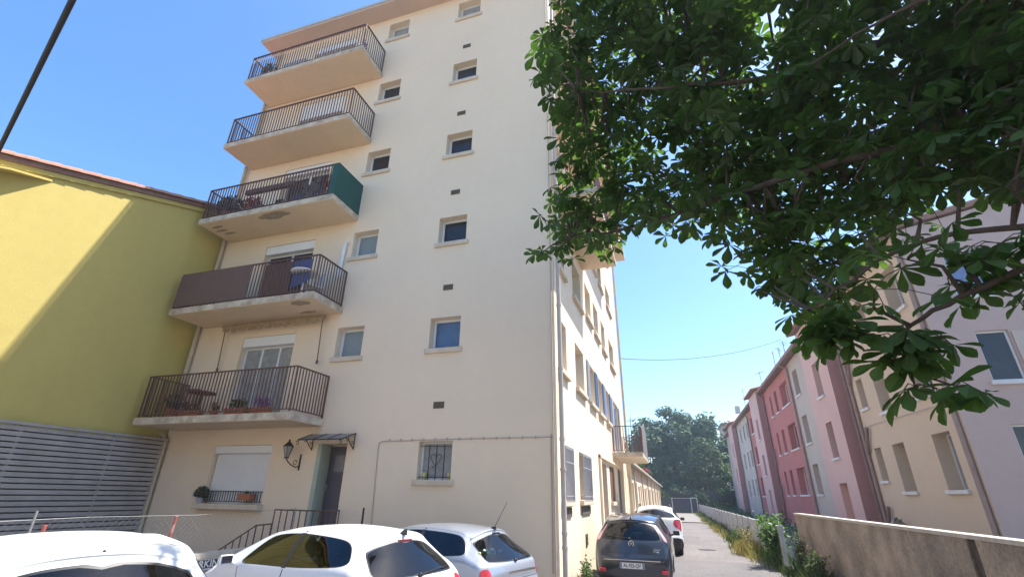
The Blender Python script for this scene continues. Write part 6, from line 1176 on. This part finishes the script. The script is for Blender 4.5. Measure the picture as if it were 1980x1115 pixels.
clump_tree((-4.5, 90, 0), 'dark broadleaf tree behind the low terrace, left of the tree mass', [((.5, 0, 9.4), (4.6, 3.5, 4.8)), ((-2.5, 0, 6.0), (3.6, 3, 4)), ((2.5, -1, 4.5), (3.5, 3, 4))], 11000, .30, 'leafB', 6, .35, G_, 1)
clump_tree((1.0, 92, 0), 'tallest round dark tree in the middle behind the gate', [((0, 0, 11.8), (6.0, 4, 5.0)), ((-3.5, 0, 9.5), (4.2, 3.5, 4.5)), ((3.4, 0, 9.5), (4.0, 3.5, 4.5)), ((0, -2, 4.2), (5.5, 2.5, 4.2))], 19000, .30, 'leafB', 8, .45, G_, 2)
clump_tree((7.0, 91, 0), 'broad dark tree beside the far end of the painted block', [((0, 0, 10.6), (4.6, 4, 5.2)), ((1.5, -2, 5.5), (4, 3, 5)), ((-2.5, -2, 5.5), (3.5, 3, 5))], 10500, .30, 'leafB', 7, .4, G_, 3)
clump_tree((4.6, 84.5, 0), 'lighter green tree in front of the dark trees, right of the gate', [((0, 0, 7.4), (2.6, 2, 3.6)), ((1.6, 0, 5.0), (2.4, 2, 2.6)), ((-1.2, 0, 5.4), (2.1, 1.6, 2.2))], 5500, .24, 'leafC', 5, .25, G_, 4)
clump_tree((13, 92, 0), 'dark tree half hidden behind the painted block roof', [((0, 0, 9.6), (3.6, 3.4, 4.6)), ((0, 0, 5), (4, 3, 4))], 3500, .32, 'leafB', 6, .3, G_, 5)

# ================================================================ weeds and shrubs along the alley
def blades(mb, c, r, n, h, rn, w=.012, lean=.35):
    for _ in range(n):
        x = c[0]+rn.gauss(0, r[0]*.5); y = c[1]+rn.gauss(0, r[1]*.5); hh = h*rn.uniform(.45, 1.1); dx = rn.gauss(0, lean)*hh; dy = rn.gauss(0, lean)*hh; a = rn.uniform(0, 6.28); ux, uy = math.cos(a)*w, math.sin(a)*w
        mb.quad((x-ux, y-uy, c[2]), (x+ux, y+uy, c[2]), (x+dx*.4+ux*.8, y+dy*.4+uy*.8, c[2]+hh*.6), (x+dx+0, y+dy, c[2]+hh), (x+dx*.4-ux*.8, y+dy*.4-uy*.8, c[2]+hh*.6))
def shrub(name, loc, label, cat, r, h, n, size, m_, stems=8, seed=1, bl=0, group=None):
    e = empty(name, loc, label, cat, group); rn = random.Random(seed); q = MB(); L = Vector(loc); f = MB()
    for k in range(stems):
        a = rn.uniform(0, 6.28); rr = rn.uniform(.1, .9); t = L+Vector((math.cos(a)*r[0]*rr, math.sin(a)*r[1]*rr, h*rn.uniform(.55, 1.0))); m1 = L.lerp(t, .5)+Vector((0, 0, .1*h)); q.tube([L+Vector((math.cos(a)*.05, math.sin(a)*.05, 0)), m1, t], [.014, .01, .004], 4, caps=False)
        for _ in range(n//stems):
            u = rn.uniform(.15, 1.05); p = (L.lerp(m1, u*2) if u < .5 else m1.lerp(t, u*2-1))+Vector((rn.gauss(0, r[0]*.16), rn.gauss(0, r[1]*.16), rn.gauss(0, h*.06)))
            a_ = Vector((rn.gauss(0, .7), rn.gauss(0, .7), 1)).normalized(); b1 = a_.orthogonal().normalized(); b1.rotate(Matrix.Rotation(rn.uniform(0, 6.28), 3, a_)); c1 = a_.cross(b1); s_ = size*rn.uniform(.6, 1.2)
            f.quad(p, p+b1*s_*.6+c1*s_*.55, p+b1*s_*1.5, p+b1*s_*.6-c1*s_*.55)
    if bl: blades(f, loc, r, bl, h*.6, rn)
    q.build('stem', 'bark', e, recalc=False); f.build('foliage', m_, e, recalc=False); return e
shrub('fig_bush', (2.62, 17.6, 0), 'bright green broad-leaved bush at the end of the concrete wall', 'bush', (.55, .7), 1.5, 1100, .085, 'bushleaf', 16, 1, 60)
shrub('wild_shrub', (2.85, 15.2, 0), 'dark feathery shrub against the start of the concrete wall', 'bush', (.25, .55), 1.05, 1300, .035, 'weed', 16, 2, 250)
shrub('wild_shrub', (2.75, 13.3, 0), 'second dark feathery shrub nearer along the concrete wall', 'bush', (.3, .6), .85, 1300, .035, 'weed', 16, 3, 250)
shrub('wild_shrub', (2.85, 9.4, 0), 'small dark weed at the wall foot near the bottom edge of the photo', 'bush', (.15, .25), .75, 500, .03, 'weed', 10, 6, 120)
shrub('dry_bush', (2.30, 21.2, 0), 'straw yellow dry bush beside the white panel fence', 'bush', (.35, .8), .85, 700, .03, 'dryweed', 14, 4, 900)
shrub('wild_shrub', (2.35, 24.0, 0), 'green weedy shrub just behind the dry yellow bush', 'bush', (.35, 1.1), .9, 900, .045, 'weed', 14, 5, 500)
shrub('corner_weed', (-1.98, 11.3, 0), 'leafy weeds growing at the building corner left of the dark car', 'weeds', (.22, .6), .58, 900, .04, 'weed', 12, 7, 300)
q = MB(); rn = random.Random(8)
for k in range(60):
    y = rn.uniform(24, 72); blades(q, (2.42+rn.gauss(0, .12), y, 0), (.3, .6), 40, .25+.35*rn.random(), rn, .014)
for k in range(24): blades(q, (2.7+rn.gauss(0, .1), rn.uniform(8, 20), 0), (.25, .5), 60, .22+.2*rn.random(), rn, .010)
tag(q.build('verge_grass', 'weed', None, recalc=False), 'mixed weeds and grass along the foot of the white fence', 'grass', kind='stuff')
q = MB()
for k in range(55): blades(q, (2.3+rn.gauss(0, .15), rn.uniform(19, 70), 0), (.25, .7), 34, .18+.25*rn.random(), rn, .014)
tag(q.build('dry_grass', 'dryweed', None, recalc=False), 'dry straw coloured grass along the alley edge', 'grass', kind='stuff')
q = MB()
for k in range(70): blob_leaves(q, (4.6+rn.uniform(-1, 2.6), rn.uniform(18, 78), rn.uniform(.1, .9)), (.7, 1.2, .5), 60, .10, rn)
for k in range(60): blob_leaves(q, (rn.uniform(-7, 7.5), 79.2+rn.uniform(-.4, .5), rn.uniform(.2, 3.2)), (.8, .4, .6), 50, .16, rn)
tag(q.build('hedge_planting', 'leafB', None, recalc=False), 'dark low planting between the fence and the painted block', 'planting', kind='stuff')

# ================================================================ light, sky, camera
sun_dir = Vector((.424, .245, 1.0)).normalized()
elev = math.asin(sun_dir.z); az = math.atan2(sun_dir.x, sun_dir.y)     # azimuth from +Y towards +X
w = bpy.data.worlds.new('World'); scene.world = w; w.use_nodes = True; nt = w.node_tree
bg = nt.nodes['Background']; sky = nt.nodes.new('ShaderNodeTexSky'); sky.sky_type = 'NISHITA'; sky.sun_disc = False
sky.sun_elevation = elev; sky.sun_rotation = az; sky.altitude = 50; sky.air_density = 1.0; sky.dust_density = 1.0; sky.ozone_density = 1.5
hs = nt.nodes.new('ShaderNodeHueSaturation'); hs.inputs['Saturation'].default_value = 1.25; nt.links.new(sky.outputs[0], hs.inputs['Color']); nt.links.new(hs.outputs[0], bg.inputs[0]); bg.inputs[1].default_value = .11
sd = bpy.data.lights.new('sun', 'SUN'); sd.energy = 3.7; sd.angle = R(.53); sd.color = (1, .96, .90)
so = bpy.data.objects.new('sun', sd); COL.objects.link(so); so.rotation_euler = sun_dir.to_track_quat('Z', 'Y').to_euler(); so.location = (20, 10, 40)
hz = MB(); hz.box((-60, -40, -1.2), (60, 130, 26)); hm = bpy.data.materials.new('haze_air'); hm.use_nodes = True; hn = hm.node_tree; hn.nodes.clear()
ho = hn.nodes.new('ShaderNodeOutputMaterial'); pv = hn.nodes.new('ShaderNodeVolumePrincipled'); pv.inputs['Color'].default_value = (.75, .87, 1, 1); pv.inputs['Density'].default_value = .0011; pv.inputs['Anisotropy'].default_value = .5
hn.links.new(pv.outputs[0], ho.inputs['Volume']); tag(hz.build('haze', hm, None), kind='stuff')
cd = bpy.data.cameras.new('camera'); cd.sensor_width = 36; cd.lens = 913.43/1980*36; cd.clip_start = .05; cd.clip_end = 2000
co = bpy.data.objects.new('camera', cd); COL.objects.link(co)
co.matrix_world = Matrix(((0.95246434, 0.10843139, 0.28470039, 0), (0.30424619, -0.38665821, -0.87059157, 0), (0.01568228, 0.91582644, -0.40126799, 1.82), (0, 0, 0, 1)))
scene.camera = co
scene.view_settings.view_transform = 'Standard'; scene.view_settings.look = 'None'; scene.view_settings.exposure = 1.58; scene.view_settings.gamma = 1
scene.render.resolution_x = 1024; scene.render.resolution_y = 576
